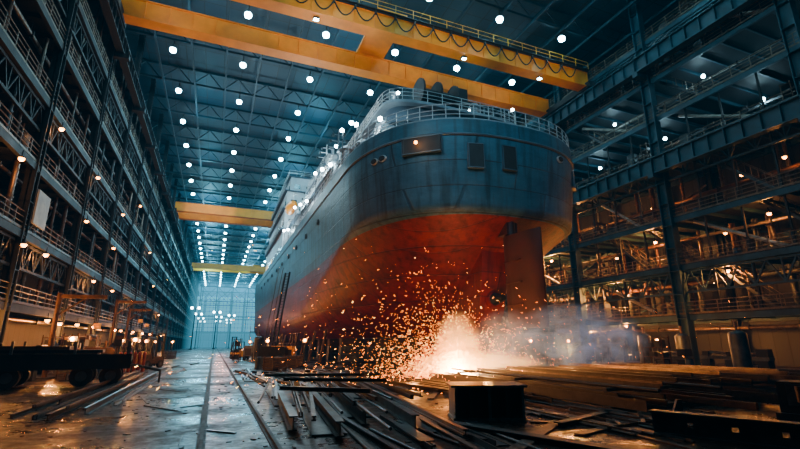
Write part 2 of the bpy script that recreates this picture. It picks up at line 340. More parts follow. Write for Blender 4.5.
# right side
LR=12.7; RY=[3.5+LR*i for i in range(8)]; FX=40.0; DR=7.6
colR=column_mesh(CZ,1.0,.8,br=-1); colRb=column_mesh(CZ,.6,.5,'steel_dark')
railR=rail_mesh(LR,'rail'); flR=floor_mesh(LR,DR,1); trR=truss_mesh(LR,1.9); xbR=xbrace(LR,4.4,'steel_blue'); xbD=xbrace(LR,4.4,'rail',.13)
gird=MB().box(-.35,.35,0,LR,0,.12,'steel_blue').box(-.35,.35,0,LR,1.6,1.72,'steel_blue').box(-.06,.06,0,LR,.12,1.6,'steel_blue')
for i in range(9): gird.box(-.33,.33,i*LR/9,i*LR/9+.06,.12,1.6,'steel_blue')
girdm=gird.mesh('runway_girder')
levR=[4.6,9.2,13.8,20.2,24.6,29.0,33.6]
for i,y in enumerate(RY+[RY[-1]+LR]):
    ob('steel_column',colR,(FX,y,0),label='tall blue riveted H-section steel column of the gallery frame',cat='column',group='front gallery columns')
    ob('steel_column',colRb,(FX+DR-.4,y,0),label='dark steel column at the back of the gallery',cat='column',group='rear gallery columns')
pst=[MB().bar((0,0,0),(0,0,h),.14,.14,'steel_dark').mesh('gallery_post') for h in(4.0,5.8)]
SR=((22,0),(33,1),(20,2),(46,0),(44,2),(36,4),(24,4),(28,1),(17,1))
for i,y in enumerate(RY):
    ob('runway_girder',girdm,(FX-.9,y,18.3),label='deep blue plate girder with stiffener ribs',cat='girder',group='lower runway girders')
    ob('runway_girder',girdm,(FX-1.2,y,29.6),label='upper crane runway girder in blue steel',cat='girder',group='upper runway girders')
    for j,z in enumerate(levR):
        ob('gallery_floor',flR,(FX+.1,y,z),label='steel grating gallery floor on blue joists',cat='gallery floor',group='gallery floors on the column frame')
        ob('guard_rail',railR,(FX-.02,y,z),label='tubular steel guard rail along the gallery edge',cat='railing',group='gallery guard rails')
        if j in(1,3,6): ob('gallery_truss',trR,(FX+.2,y,z-2.6),label='zigzag lattice truss under the gallery',cat='truss',group='gallery lattice trusses')
        if j in(0,1,2,3,5) and (i+j)%2==0: ob('cross_brace',xbR if j!=2 else xbD,(FX+DR-1.2,y,z),label='crossed steel bracing between gallery columns',cat='brace',group='gallery cross braces')
        if y<60:
            if j<6 and j!=4:
                for q in range(1,4): ob('gallery_post',pst[1 if j==2 else 0],(FX+.4,y+q*LR/4,z),label='slim dark steel post between gallery floors',cat='post',group='gallery posts')
            for q in range(4):
                yy=y+1.6+q*3+U(0,.9)
                if R()<(.9 if j!=4 else .3) and not any(jj==j and ys-1.6<yy<ys+6.5 for ys,jj in SR): clutter(FX+U(1.6,3.8),yy,z,random.choice((0,1.57)))
            if j<6:
                for q in range(5 if j!=4 else 1):
                    xx=FX+U(5.2,6.0); yy=y+.8+q*2.3+U(0,1.8); h=(levR[j+1]-z-.5); r=random.choice((.1,.16,.26))
                    mt=random.choice(('duct','raw','rust','steel_mid'))
                    ob('riser_pipe',MB().tube((0,0,0),(0,0,h),r,mt,10).tube((0,0,h*.3),(0,0,h*.3+.12),r*1.35,mt,10).tube((0,0,h*.75),(0,0,h*.75+.12),r*1.35,mt,10),(xx,yy,z),label='vertical riser pipe with flanges between galleries',cat='pipe',group='riser pipes')
                if (i*3+j)%2==0:
                    a=U(1,4); ob('slanted_duct',MB().tube((0,0,.1),(0,7,levR[j+1]-z-.7),.17,'duct',10).box(-.2,.2,-.2,.2,0,.15,'steel_dark'),(FX+.75,y+a,z),label='pale slanted duct pipe rising through the gallery',cat='duct',group='slanted ducts')
    for z,r,top in((3.4,.16,4.1),(7.9,.22,8.7),(12.4,.14,13.3),(16.5,.25,17.7),(23.2,.18,24.1),(28.3,.10,28.6)):
        p=MB().tube((0,0,0),(0,LR,0),r,random.choice(('raw','duct','steel_mid','rust')),10)
        for q in(.2,.5,.8): p.box(-r-.05,r+.05,LR*q-.06,LR*q+.06,-r-.05,r+.05,'steel_dark').bar((0,LR*q,r),(0,LR*q,top-z+.05),.04,.04,'steel_dark')
        ob('service_pipe',p,(FX+U(4.3,4.8),y,z),label='horizontal service pipe with clamps under the gallery',cat='pipe',group='gallery service pipes')
for (y,j) in SR:
    ob('steel_stair',stairm,(FX+2,y,levR[j]),label='steep steel stair with handrails between galleries',cat='stair',group='gallery stairs')
for (x,y,z,p) in((41,25,8.2,1500),(43,33,12.6,2400),(42,38,7.8,5500),(41,47,12.8,7000),(42,52,8.0,6000),(44,45,4.0,5500),(42,30,3.8,1700),(43,21,3.9,600),
                 (43,20,17.2,150),(43,31,17.5,300),(42,43,17.4,2200),(43,22,12.8,400),(43,60,12,2800),
                 (40.6,36,3.9,2000),(41,56,17,2000),(45,27,12.4,0),(44,18,8.2,0),(45,40,12.2,0),(46,35,17.3,0),(45,29,7.9,0),(44,24,17.2,0),(42,58,23,0)):
    glamp(x,y,z,p)
for (x,y,z,p) in((44,21,23.4,250),(43,30,23.4,250),(43,39,23.4,350),(42,50,23.3,400),(43,25,28.0,200),(43,36,28.0,200),(42,48,28,300),(43,29,32.4,120),(42,42,32.4,150),(41.5,56,32,200),(42,62,27.8,200)):
    glamp(x,y,z,p,True)
for i,y in enumerate(RY[:7]):
    for q in range(4):
        y0=y+.6+q*3.0
        w=MB().box(XR-.12,XR-.04,y0,y0+2.6,24.9,28.2,'clear')
        for j in range(1,4): w.box(XR-.18,XR-.12,y0+j*.65-.04,y0+j*.65+.04,24.9,28.2,'steel_dark')
        w.box(XR-.18,XR-.12,y0,y0+2.6,26.65,26.75,'steel_dark')
        ob('window_%d'%k,w,kind='structure'); k+=1

# left side
LL=11.2; LY=[12+LL*i for i in range(25)]; GX=-12.0; DL=4.3
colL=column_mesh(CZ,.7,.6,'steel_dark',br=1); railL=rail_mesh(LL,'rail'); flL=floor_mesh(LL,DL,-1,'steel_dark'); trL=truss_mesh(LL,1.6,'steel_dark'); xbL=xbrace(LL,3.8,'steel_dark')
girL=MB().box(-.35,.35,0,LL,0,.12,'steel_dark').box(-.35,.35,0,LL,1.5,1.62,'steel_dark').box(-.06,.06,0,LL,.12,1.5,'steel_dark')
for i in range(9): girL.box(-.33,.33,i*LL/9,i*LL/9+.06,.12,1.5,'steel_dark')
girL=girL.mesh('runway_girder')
levL=[4.5,9.0,13.5,18.0,22.5,27.0,32.5]
SL=((34,0),(40,1),(50,2),(62,0),(58,3))
for y in LY+[LY[-1]+LL]:
    ob('steel_column',colL,(GX-.1,y,0),label='dark H-section steel column carrying narrow galleries',cat='column',group='dark gallery columns')
for i,y in enumerate(LY):
    ob('runway_girder',girL,(GX+.7,y,29.6),label='dark crane runway girder with stiffeners',cat='girder',group='dark runway girders')
    for j,z in enumerate(levL):
        ob('gallery_floor',flL,(GX,y,z),label='narrow dark steel grating gallery floor',cat='gallery floor',group='narrow gallery floors')
        ob('guard_rail',railL,(GX+.05,y,z),label='tubular guard rail on the narrow gallery',cat='railing',group='narrow gallery guard rails')
        if j in(1,3,5): ob('gallery_truss',trL,(GX-.2,y,z-2.3),label='dark lattice truss under the narrow gallery',cat='truss',group='dark lattice trusses')
        if y<150 and (i+j)%2==0: ob('cross_brace',xbL,(GX-3.6,y,z),label='dark crossed steel bracing behind the gallery',cat='brace',group='dark cross braces')
        if y<90:
            for q in range(3):
                yy=y+1.6+q*3.6+U(0,.9)
                if R()<.85 and not any(jj==j and ys-1.6<yy<ys+6.5 for ys,jj in SL): clutter(GX-U(1.5,2.3),yy,z,0,(0,1,1,2,3,4,5,5))
            if j<6:
                for q in range(3):
                    h=levL[j+1]-z-.5; r=random.choice((.08,.12,.16)); mt=random.choice(('raw','rust','steel_mid'))
                    ob('riser_pipe',MB().tube((0,0,0),(0,0,h),r,mt,10).tube((0,0,h*.4),(0,0,h*.4+.12),r*1.35,mt,10),(GX-U(.4,.5),y+.8+q*3.4+U(0,3),z),label='vertical riser pipe with flanges between galleries',cat='pipe',group='riser pipes')
    if y<150:
        for z,r,top in((3.6,.14,4.1),(8.0,.18,8.6),(12.3,.12,13.2),(21.3,.16,22.1)):
            p=MB().tube((0,0,0),(0,LL,0),r,random.choice(('raw','steel_mid','rust')),8)
            for q in(.25,.75): p.box(-r-.05,r+.05,LL*q-.06,LL*q+.06,-r-.05,r+.05,'steel_dark').bar((0,LL*q,r),(0,LL*q,top-z+.05),.04,.04,'steel_dark')
            ob('service_pipe',p,(GX-.9,y,z),label='horizontal service pipe under the narrow gallery',cat='pipe',group='narrow gallery pipes')
for (y,j) in SL:
    ob('steel_stair',stairm,(GX-2,y,levL[j]),label='steep steel stair with handrails between galleries',cat='stair',group='narrow gallery stairs')
for (y,z,p) in((32,3.7,1500),(38,8.1,400),(44,3.6,2000),(52,8.0,500),(58,12.5,200),(36,16.9,200),(47,17.1,120),(66,3.7,2000),(75,8,600),(90,3.8,2300),(110,8,700),(70,21,100),(130,4,2200),(31,12.6,200),(85,17,150),
                (41,3.7,0),(49,3.7,0),(55,3.7,1300),(61,8,0),(46,12.6,0),(70,3.7,0),(34,8,0),(80,3.8,0),(100,3.8,0),(120,3.8,0),(60,17,0),(95,12.5,0)):
    glamp(GX+.4,y,z,p)
ob('sign_board',MB().box(-.05,.05,-1.1,1.1,0,2.3,'sign').box(-.08,-.05,-1.15,1.15,-.05,2.35,'steel_dark'),(GX+.25,36,9.6),label='blank weathered white board hung on the gallery rail',cat='board')
for yy in(262,290):
    fr=MB()
    for x in range(-9,39,8): fr.bar((x,0,0),(x,0,33),.45,.45,'steel_blue')
    for z in(8,16,24,32): fr.bar((-10,0,z),(38,0,z),.4,.5,'steel_blue')
    for x in range(-9,30,8): fr.bar((x,0,24),(x+8,0,32),.2,.2,'steel_blue').bar((x+8,0,24),(x,0,32),.2,.2,'steel_blue')
    ob('portal_frame',fr,(0,yy,0),label='braced steel portal frame across the distant hall end',cat='steel frame',group='distant portal frames')
lm=MB().tube((0,0,0),(0,0,14),.2,'steel_dark',8,.1).bar((-1.2,0,13.8),(1.2,0,13.8),.15,.15,'steel_dark').box(-.5,.5,-.5,.5,0,.3,'steel_dark').mesh('light_mast')
lb2=MB().sph((-1.1,-.3,13.8),.45,'coolbulb',8,5).sph((1.1,-.3,13.8),.45,'coolbulb',8,5).mesh('lamp_bulb')
for x,y in((-7,170),(-7,205),(-7,240),(-7,275),(0,190),(1,225),(1,268),(6,210),(6,250),(7,285)):
    o=ob('light_mast',lm,(x,y,0),label='distant lighting mast with two cold lamps',cat='light mast',group='distant light masts'); ob('lamp_bulb',lb2,parent=o)

# ---------------------------------------------------------------- bridge cranes
def crane(y,z,full=True):
    root=ob('bridge_crane',None,(0,y,z),label='orange overhead bridge crane with twin box girders' if full else 'distant orange overhead bridge crane',cat='bridge crane')
    x0,x1=GX+.7,FX-1.2
    for s,yy in enumerate((-3.5,3.5)):
        g=MB().box(x0,x1,yy-.7,yy+.7,.55,.62,'orange').box(x0,x1,yy-.7,yy+.7,2.55,2.65,'orange').box(x0,x1,yy-.5,yy+.5,.62,2.55,'orange')
        n=24
        for i in range(n+1):
            x=x0+(x1-x0)*i/n; g.box(x-.04,x+.04,yy-.62,yy-.5,.62,2.55,'orange')
        g.bar((x0,yy,2.7),(x1,yy,2.7),.1,.14,'steel_mid')
        ob('girder',g,parent=root)
    for x in(x0,x1):
        e=MB().box(x-.4,x+.4,-4.6,4.6,-.0+.25,1.0,'steel_dark')
        for yy in(-3.8,-2.6,2.6,3.8): e.tube((x-.2,yy,.3),(x+.2,yy,.3),.3,'steel_mid',14)
        ob('end_carriage',e,parent=root)
    tx=13.5
    tr=MB().box(tx-1.6,tx+1.6,-4.2,4.2,2.75,3.1,'orange').box(tx-1,tx+1,-1.6,1.6,3.1,3.9,'steel_dark').tube((tx-1.2,0,3.6),(tx+1.2,0,3.6),.55,'steel_mid',14)
    ob('trolley',tr,parent=root)
    if full:
        f=MB(); n=22
        for i in range(n):
            a=x0+2+(x1-x0-4)*i/n; b=x0+2+(x1-x0-4)*(i+1)/n
            pts=[(a+(b-a)*t/8, -4.35, 2.3-1.3*(1-(2*t/8-1)**2)) for t in range(9)]
            f.path(pts,.07,'black',5); f.box(a-.08,a+.08,-4.45,-4.2,2.1,2.5,'black')
        f.bar((x0,-4.3,2.45),(x1,-4.3,2.45),.1,.1,'steel_dark')
        ob('festoon_cable',f,parent=root)
        rr=MB(); L=x1-x0
        for yy in(4.4,-4.4):
            for zz in(3.2,3.7): rr.tube((x0,yy,zz),(x1,yy,zz),.035,'yellow',5)
            for i in range(27): rr.bar((x0+L*i/26,yy,2.65),(x0+L*i/26,yy,3.7),.05,.05,'yellow')
            rr.box(x0,x1,yy-.35 if yy>0 else yy-.1,yy+.1 if yy>0 else yy+.35,2.6,2.68,'grate')
        ob('walkway_rail',rr,parent=root)
        for x in(-4,6,22,32):
            ob('crane_lamp',MB().box(x-.25,x+.25,-3.7,-3.3,.35,.55,'steel_dark').box(x-.2,x+.2,-3.65,-3.35,.3,.35,'lamp'),parent=root)
    return root
crane(39.5,31.3); crane(114,31.0,False); crane(200,31.0,False)
for x,p in((-4,2200),(8,3200),(20,2900),(32,2000)):
    light('SPOT',(x,26,26),p,(1,.78,.45),.3,(x,37,34),54,'fill_spot')  # added spots that brighten the crane girders, no fixtures modelled
for x in(-6,6,18,30): light('SPOT',(x,38.2,29.8),380,(1,.78,.45),.3,(x,43,33.5),76,'fill_spot')
for x in(-4,12): light('SPOT',(x,100,26),8000,(1,.8,.5),.3,(x,111,33),60,'fill_spot')

# ---------------------------------------------------------------- ship
CX=19.1; TZ=17.5; DZ=16.7; HB=10.0
ship=ob('ship',None,(CX,90,2.6),label='large ship under construction, grey upper hull and red bottom',cat='ship')
def sc(o):
    o.parent=ship; o.matrix_parent_inverse=Matrix.Translation((-CX,-90,-2.6)); return o
def hull_params(z):
    t2=max(0,min(1,(11.0-z)/8.4))
    Ys=24.8+10.5*t2**.9 if z<11.0 else 24.8-.5*min(1,(z-11.0)/5)
    Lr=11.5+22*t2; n=2.5-.75*t2
    B=HB-.45+.45*min(1,max(0,(z-9)/6))
    if z<6: B-=3.0*((6-z)/3.4)**2.4
    return Ys,Lr,n,B
NA=30
def half(z,inset=0):
    Ys,Lr,n,B=hull_params(z); pts=[]
    for i in range(NA+1):
        th=math.pi/2*i/NA
        hb=B*math.sin(th)**(2/n) if i else 0; y=Ys+Lr*(1-max(0,math.cos(th))**(2/n))
        pts.append((hb,y))
    y1=Ys+Lr
    for i in range(1,17): pts.append((B,y1+(125-y1)*i/16))
    for i in range(1,11):
        s=i/10; pts.append((B*(1-s**2.2),125+ (35-8*max(0,min(1,(13-z)/10.4)))*s))
    if inset:
        out=[]
        for i,(x,y) in enumerate(pts):
            a=pts[max(0,i-1)]; b=pts[min(len(pts)-1,i+1)]
            if i==0: out.append((0,y+inset)); continue
            dx,dy=b[0]-a[0],b[1]-a[1]; L=math.hypot(dx,dy) or 1
            out.append((max(0,x-dy/L*inset),y+dx/L*inset))
        pts=out
    return pts
def loop(z,inset=0):
    h=half(z,inset); return [(CX-x,y) for x,y in h[::-1]]+[(CX+x,y) for x,y in h[1:-1]]
zs=[2.6,2.72,3.0,3.5,4.2,5,6,7,8,8.8,9.5,10.1,10.6,11.0,11.4,12.2,13.2,14.2,15.2,16.2,TZ]
hm=MB(); vs=[];fs=[]; n=len(loop(5))
for z in zs: vs+=[(x,y,z) for x,y in loop(z)]
for j in range(len(zs)-1):
    for i in range(n): fs.append((j*n+i,j*n+(i+1)%n,(j+1)*n+(i+1)%n,(j+1)*n+i))
hm.add(vs,fs,'hull',True)
hm.add([(x,y,2.6) for x,y in loop(2.6)],[tuple(range(n-1,-1,-1))],'hull')
l1=loop(TZ); l2=loop(TZ,.18); vv=[(x,y,TZ) for x,y in l1]+[(x,y,TZ) for x,y in l2]+[(x,y,DZ-.1) for x,y in l2]
hm.add(vv,[(i,(i+1)%n,n+(i+1)%n,n+i) for i in range(n)]+[(n+i,n+(i+1)%n,2*n+(i+1)%n,2*n+i) for i in range(n)],'shipgrey')
sc(ob('hull',hm,label='plated hull, blue-grey above and dark red below'))
dk=MB().add([(x,y,DZ-.05) for x,y in loop(TZ,.1)],[tuple(range(n))],'shipgrey'); sc(ob('deck',dk))
def strake(z,r,mat,out=.02):
    s=MB(); h=half(z,-out); p=[(CX-x,y,z) for x,y in h[:NA+18][::-1]]+[(CX+x,y,z) for x,y in h[1:NA+18]]
    s.path(p,r,mat,6); return sc(ob('rub_rail',s))
strake(16.3,.10,'shipgrey'); strake(TZ,.10,'shippale',-.08)
def poly_rail(poly,z,name='deck_railing',mat='railw',h=1.1,step=1.3,r=.03):
    s=MB()
    for zz in(.4,.75,h): s.path([(x,y,z+zz) for x,y in poly],r,mat,5)
    last=None
    for a,b in zip(poly[:-1],poly[1:]):
        L=math.hypot(b[0]-a[0],b[1]-a[1]); m=max(1,int(L/step))
        for q in range(m):
            x=a[0]+(b[0]-a[0])*q/m;y=a[1]+(b[1]-a[1])*q/m
            if last is None or math.hypot(x-last[0],y-last[1])>step*.7:
                s.bar((x,y,z),(x,y,z+h),.05,.05,mat); last=(x,y)
    return sc(ob(name,s))
hh=half(TZ,.1)[:NA+8]
poly_rail([(CX-x,y) for x,y in hh[::-1]]+[(CX+x,y) for x,y in hh[1:]],TZ,h=1.2)
def plan(Ys,Lr,B,Ye,nn=2.3,N=20,cx=None):
    cx=CX if cx is None else cx
    h=[]
    for i in range(N+1):
        th=math.pi/2*i/N; h.append((B*math.sin(th)**(2/nn) if i else 0,Ys+Lr*(1-max(0,math.cos(th))**(2/nn))))
    h.append((B,Ye)); return [(cx-x,y) for x,y in h[::-1]]+[(cx+x,y) for x,y in h[1:]]
def win_on(poly,z0,z1,idx,w=.8,mat='glass'):
    for i in idx:
        a,b=poly[i],poly[i+1]; mx,my=(a[0]+b[0])/2,(a[1]+b[1])/2; ang=math.atan2(b[1]-a[1],b[0]-a[0])
        sc(ob('window',MB().cbox((mx,my,(z0+z1)/2),(w,.12,z1-z0),mat,ang)))
hx=CX-.9
p1=plan(31,3.0,6.2,47,4,cx=hx)
sc(ob('deckhouse',MB().prism(p1,DZ-.1,21.6,'shipgrey').prism(plan(30.4,3.2,6.9,47.6,4,cx=hx),21.6,21.85,'shippale')))
poly_rail(plan(30.5,3.1,6.8,47,4,cx=hx),21.85)
win_on(p1,19.2,20.2,[3,7,10,13,16,19,21,24,27,30,33,37],.7)
p2=plan(38.5,1.5,4.6,50,5,cx=hx)
sc(ob('upper_deckhouse',MB().prism(p2,21.85,24.8,'shippale').prism(plan(38,1.6,5.1,50.6,5,cx=hx),24.8,24.95,'shipgrey')))
poly_rail(plan(38.1,1.6,5.0,50,5,cx=hx),24.95)
win_on(p2,23,23.9,[10,13,16,19,21,24,27,30],.6)
p4=plan(44,1.5,8.6,64,6)
sc(ob('side_deckhouse',MB().prism(p4,DZ-.1,20.6,'shippale').prism(plan(43.6,1.6,9.2,64.6,6),20.6,20.8,'shipgrey')))
poly_rail(plan(43.7,1.5,9.1,64,6),20.8)
p5=plan(52,1.5,7.9,64,6)
sc(ob('side_upper_deckhouse',MB().prism(p5,20.8,23.8,'shipwhite').prism(plan(51.5,1.6,8.4,64.6,6),23.8,24.0,'shipgrey')))
poly_rail(plan(51.6,1.5,8.3,64,6),24.0)
for i in range(9):
    sc(ob('window',MB().cbox((CX-8.6,47.0+i*1.8,18.9),(.12,.9,.9),'warmsoft' if i%3==1 else 'glass')))
    if i<8: sc(ob('window',MB().cbox((CX-7.9,54+i*1.25,22.3),(.12,.8,.9),'warmsoft' if i%4==2 else 'glass')))
    sc(ob('window',MB().cbox((hx-6.2,34.8+i*1.0,19.4),(.12,.6,.9),'warmsoft' if i%4==2 else 'glass')))
def surf(phi,z):
    Ys,Lr,nn,B=hull_params(z)
    a=math.radians(abs(90-phi)); s=-1 if phi>90 else 1
    x=B*math.sin(a)**(2/nn); y=Ys+Lr*(1-math.cos(a)**(2/nn))
    e=.01; a2=a+e; x2=B*math.sin(a2)**(2/nn); y2=Ys+Lr*(1-math.cos(a2)**(2/nn))
    ang=math.atan2(y2-y,s*(x2-x)); return CX+s*x,y,ang
def opening(phi,z,w,h,mat='black',name='hull_opening',frame='railw',oval=False,fw=.12):
    x,y,ang=surf(phi,z); m=MB()
    mt=Matrix.Translation((x,y,z))@Matrix.Rotation(ang,4,'Z')
    if oval:
        N=18
        for rr,mm,d in((1.25,frame,.10),(1,mat,.16)):
            vs=[];
            for sd in(-1,1):
                for i in range(N):
                    t=2*math.pi*i/N; vs.append(mt@Vector((w/2*rr*math.cos(t),sd*d,h/2*rr*math.sin(t))))
            m.add(vs,[tuple(range(N)),tuple(range(2*N-1,N-1,-1))]+[(i,N+i,N+(i+1)%N,(i+1)%N) for i in range(N)],mm)
    else:
        m.cbox((x,y,z),(w,.3,h),mat,ang)
        for sx in(-1,1): m.bar(mt@Vector((sx*w/2,0,-h/2)),mt@Vector((sx*w/2,0,h/2)),fw,.36,frame)
        for sz in(-1,1): m.bar(mt@Vector((-w/2,0,sz*h/2)),mt@Vector((w/2,0,sz*h/2)),.36,fw,frame)
    return sc(ob(name,m))
opening(105,14.7,1.1,1.8,frame='shipgrey',fw=.06); opening(92.5,14.8,1.1,1.8,frame='shipgrey',fw=.06)
opening(128,15.6,2.8,1.2,'black',frame='shipgrey',fw=.06); opening(50,14.9,1.0,1.3,frame='shipgrey')
for ph,z in((153,15.3),(148,15.3),(70,15.7)): opening(ph,z,.6,.4,'black','porthole',oval=True)
x,y,a=surf(128,15.5); sc(ob('port_lamp',MB().sph((x-.5,y-.1,15.7),.12,'warm',8,5)))
light('POINT',(x-.7,y-.8,15.7),60,(1,.5,.2),.1)
for i in range(10):
    yy=46+i*7
    sc(ob('porthole',MB().tube((CX-HB-.05,yy,14.6),(CX-HB+.25,yy,14.6),.36,'shipgrey',16).tube((CX-HB-.1,yy,14.6),(CX-HB+.25,yy,14.6),.28,'black',16)))
sk=MB(); prof=[(50,2.62),(30.0,2.75),(28.9,4.2),(28.4,6.0),(28.0,9.0),(27.2,10.8),(36,10.8),(50,4)]
sk.prof(prof,CX-1.1,CX+1.1,'hull'); sk.tube((CX,33,5.2),(CX,28.3,5.2),1.15,'hull',16,.6); sc(ob('skeg',sk,label='broad red centre skeg under the stern'))
rd=MB(); pts=[(0,26.7),(.45,26.2),(.55,25.3),(.32,23.8),(.06,22.7)]
poly=[(CX+x,y) for x,y in pts]+[(CX-x,y) for x,y in pts[::-1][:-1]]
rd.prism(poly,3.0,9.4,'maroon',True); rd.tube((CX,26,9.3),(CX,26,10.8),.4,'maroon',14); rd.prism([(CX-.45,25.7),(CX+.45,25.7),(CX+.45,28.6),(CX-.45,28.6)],9.6,11.0,'maroon').prism([(CX-.3,25.6),(CX+.3,25.6),(CX+.3,30.4),(CX-.3,30.4)],2.65,3.0,'maroon')
for z in(4.5,6,7.5): rd.box(CX-.57,CX+.57,24.4,26.2,z,z+.05,'maroon')
sc(ob('rudder',rd,label='dark maroon rudder blade with shoe'))
sc(ob('propeller_hub',MB().tube((CX,28.4,5.2),(CX,27.2,5.2),.5,'steel_dark',16,.2)))
for (y0,y1,bx,z0,z1,mt) in((66,76,8.9,DZ-.1,21.0,'shippale'),(78,106,9.7,DZ-.1,21.6,'shipwhite'),(79,104,9.5,21.6,25.6,'shipwhite'),(80,102,9.2,25.6,29.4,'shipwhite'),(82,98,8.4,29.4,33,'shipwhite')):
    b=MB().box(CX-bx,CX+bx,y0,y1,z0,z1,mt).box(CX-bx-.5,CX+bx+.5,y0-.5,y1+.5,z1-.12,z1,'shipgrey')
    sc(ob('superstructure_block',b))
    poly_rail([(CX-bx-.4,y1),(CX-bx-.4,y0-.4),(CX+bx+.4,y0-.4),(CX+bx+.4,y1)],z1)
    for i in range(int((y1-y0)/2.4)):
        sc(ob('window',MB().box(CX-bx-.06,CX-bx,y0+1+i*2.4,y0+2.1+i*2.4,z0+1.2,z0+2.1,'warmsoft' if R()<.15 else 'glass')))
    for i in range(int(bx*2/2.4)):
        sc(ob('window',MB().box(CX-bx+.7+i*2.4,CX-bx+1.8+i*2.4,y0-.06,y0,z0+1.2,z0+2.1,'glass')))
mast=MB().tube((CX,86,33),(CX,86,38),.3,'shipwhite',10,.15).bar((CX-2.5,86,35),(CX+2.5,86,35),.15,.15,'shipwhite').bar((CX-1.5,86,36.5),(CX+1.5,86,36.5),.12,.12,'shipwhite').box(CX-1,CX+1,85.6,85.9,35.6,35.9,'shipwhite')
sc(ob('mast',mast))
def mastb(x,y,z,h,mt='shippale'):
    m=MB().tube((x,y,z),(x,y,z+h),.13,mt,8,.07)
    for q,w in((.55,1.2),(.72,.9),(.88,.6)): m.bar((x-w,y,z+h*q),(x+w,y,z+h*q),.08,.08,mt).box(x+w-.15,x+w+.15,y-.15,y+.15,z+h*q,z+h*q+.3,'steel_mid').box(x-w-.1,x-w+.1,y-.1,y+.1,z+h*q-.3,z+h*q,'steel_mid')
    sc(ob('mast',m))
mastb(16,41,24.9,3); mastb(hx-1,33.8,21.85,3.4); mastb(11.8,56,24,4.5,'shipwhite'); mastb(12,68,21,6,'shipwhite'); mastb(11.0,46,20.8,5); mastb(22.5,33.5,21.85,2.6)
def vent(x,y,z,h=1.4,r=.3,mt='shippale'): sc(ob('ventilator',MB().tube((x,y,z),(x,y,z+h),r,mt,12).tube((x,y,z+h),(x,y,z+h+.35),r*1.9,mt,12,r*1.2)))
for x,y in((12.8,33.5),(12.5,37),(23.6,34),(20.6,32.3),(12.6,41)): vent(x,y,21.85,U(.9,1.8))
for x,y in((11.3,45.5),(11.4,48),(11.2,50)): vent(x,y,20.8,U(1,2.2),.3,'shipwhite')
for x,y in((12,54),(11.9,58),(11.8,61),(12.1,63)): vent(x,y,24,U(1,1.8),.3,'shipwhite')
for x,y in((10.0,38.5),(10,42),(10.5,34.6),(9.9,65),(11.2,32.4)): vent(x,y,DZ,U(2.2,3.6),.38)
for x,y in((10.3,36.2),(10.0,40),(10.9,30.9)):
    b=MB().box(x,x+1.1,y,y+1.6,DZ-.1,DZ+2.6,'shippale').tube((x+.5,y+.8,DZ+2.6),(x+.5,y+.8,DZ+3.2),.25,'shippale',10).box(x-.05,x,y+.3,y+1.3,DZ+1.3,DZ+2.2,'glass'); sc(ob('deck_locker',b))
for y in(53,57,61):
    b=MB().box(11.4,13,y,y+2.0,24,25.8,'shipwhite').box(11.3,13.1,y-.1,y+2.1,25.8,25.9,'shippale').tube((12.2,y+1,25.9),(12.2,y+1,27),.2,'shipwhite',10); sc(ob('deck_locker',b))
lb=MB().sph((9.6,71,23.4),1.0,'orange',14,8,(.9,3.0,.9)); sc(ob('lifeboat',lb,label='small orange enclosed lifeboat'))
for y in(69,73): sc(ob('davit',MB().path([(11,y,21),(11,y,24.6),(9.6,y,25.2),(9.6,y,24.2)],.12,'shipwhite',6)))
wn=MB().box(14.6,18.4,31.2,33.4,21.8,22.3,'black').tube((14.8,32.2,23.5),(18.2,32.2,23.5),.7,'steel_dark',14)
for x in(14.8,16.5,18.2): wn.tube((x-.09,32.2,23.6),(x+.09,32.2,23.6),1.4,'steel_dark',16)
wn.box(18.4,19.4,31.4,33,21.85,24.6,'steel_dark')
sc(ob('mooring_winch',wn))
for x,y,z in((22.4,26.6,DZ),(24.4,28,DZ),(13.8,28.5,DZ),(16.6,27,DZ),(26,30,DZ)):
    b=MB()
    for d in(-.35,.35): b.tube((x+d,y,z-.05),(x+d,y,z+1.7),.2,'steel_dark',10).tube((x+d,y,z+1.55),(x+d,y,z+1.7),.28,'steel_dark',10)
    b.box(x-.65,x+.65,y-.25,y+.25,z-.06,z+.05,'steel_dark'); sc(ob('bollard',b))
for i,(x,y) in enumerate(((10.9,31),(9.9,34.5),(9.5,38),(9.4,42),(9.4,46),(9.4,50),(9.4,55),(9.4,60),(9.4,65),(9.4,71),(9.4,76))):
    zt=19.6+(i%3)*1.0
    sc(ob('deck_lamp',MB().tube((x,y,DZ),(x,y,zt),.05,'steel_mid',6).sph((x-.1,y,zt+.1),.2,'shiplamp',8,5)))
    light('POINT',(x-.4,y-.3,zt+.1),300 if i<4 else 800,(.70,.92,1),.3)
for x,y,z,p in((20.5,33,23.4,90),(13,32.6,23.4,90),(14.5,46,26.6,200),(24,31,23.2,70),(12.5,55,26,350),(12.5,60,25.6,350)):
    sc(ob('deck_lamp',MB().tube((x,y,z-1.5),(x,y,z),.05,'steel_mid',6).sph((x,y,z+.1),.16,'shiplamp',8,5))); light('POINT',(x,y-.6,z+.3),p,(.7,.92,1),.3)
light('POINT',(3,72,27),5000,(.6,.9,1),.8)  # added fill for the superstructure, no lamp body
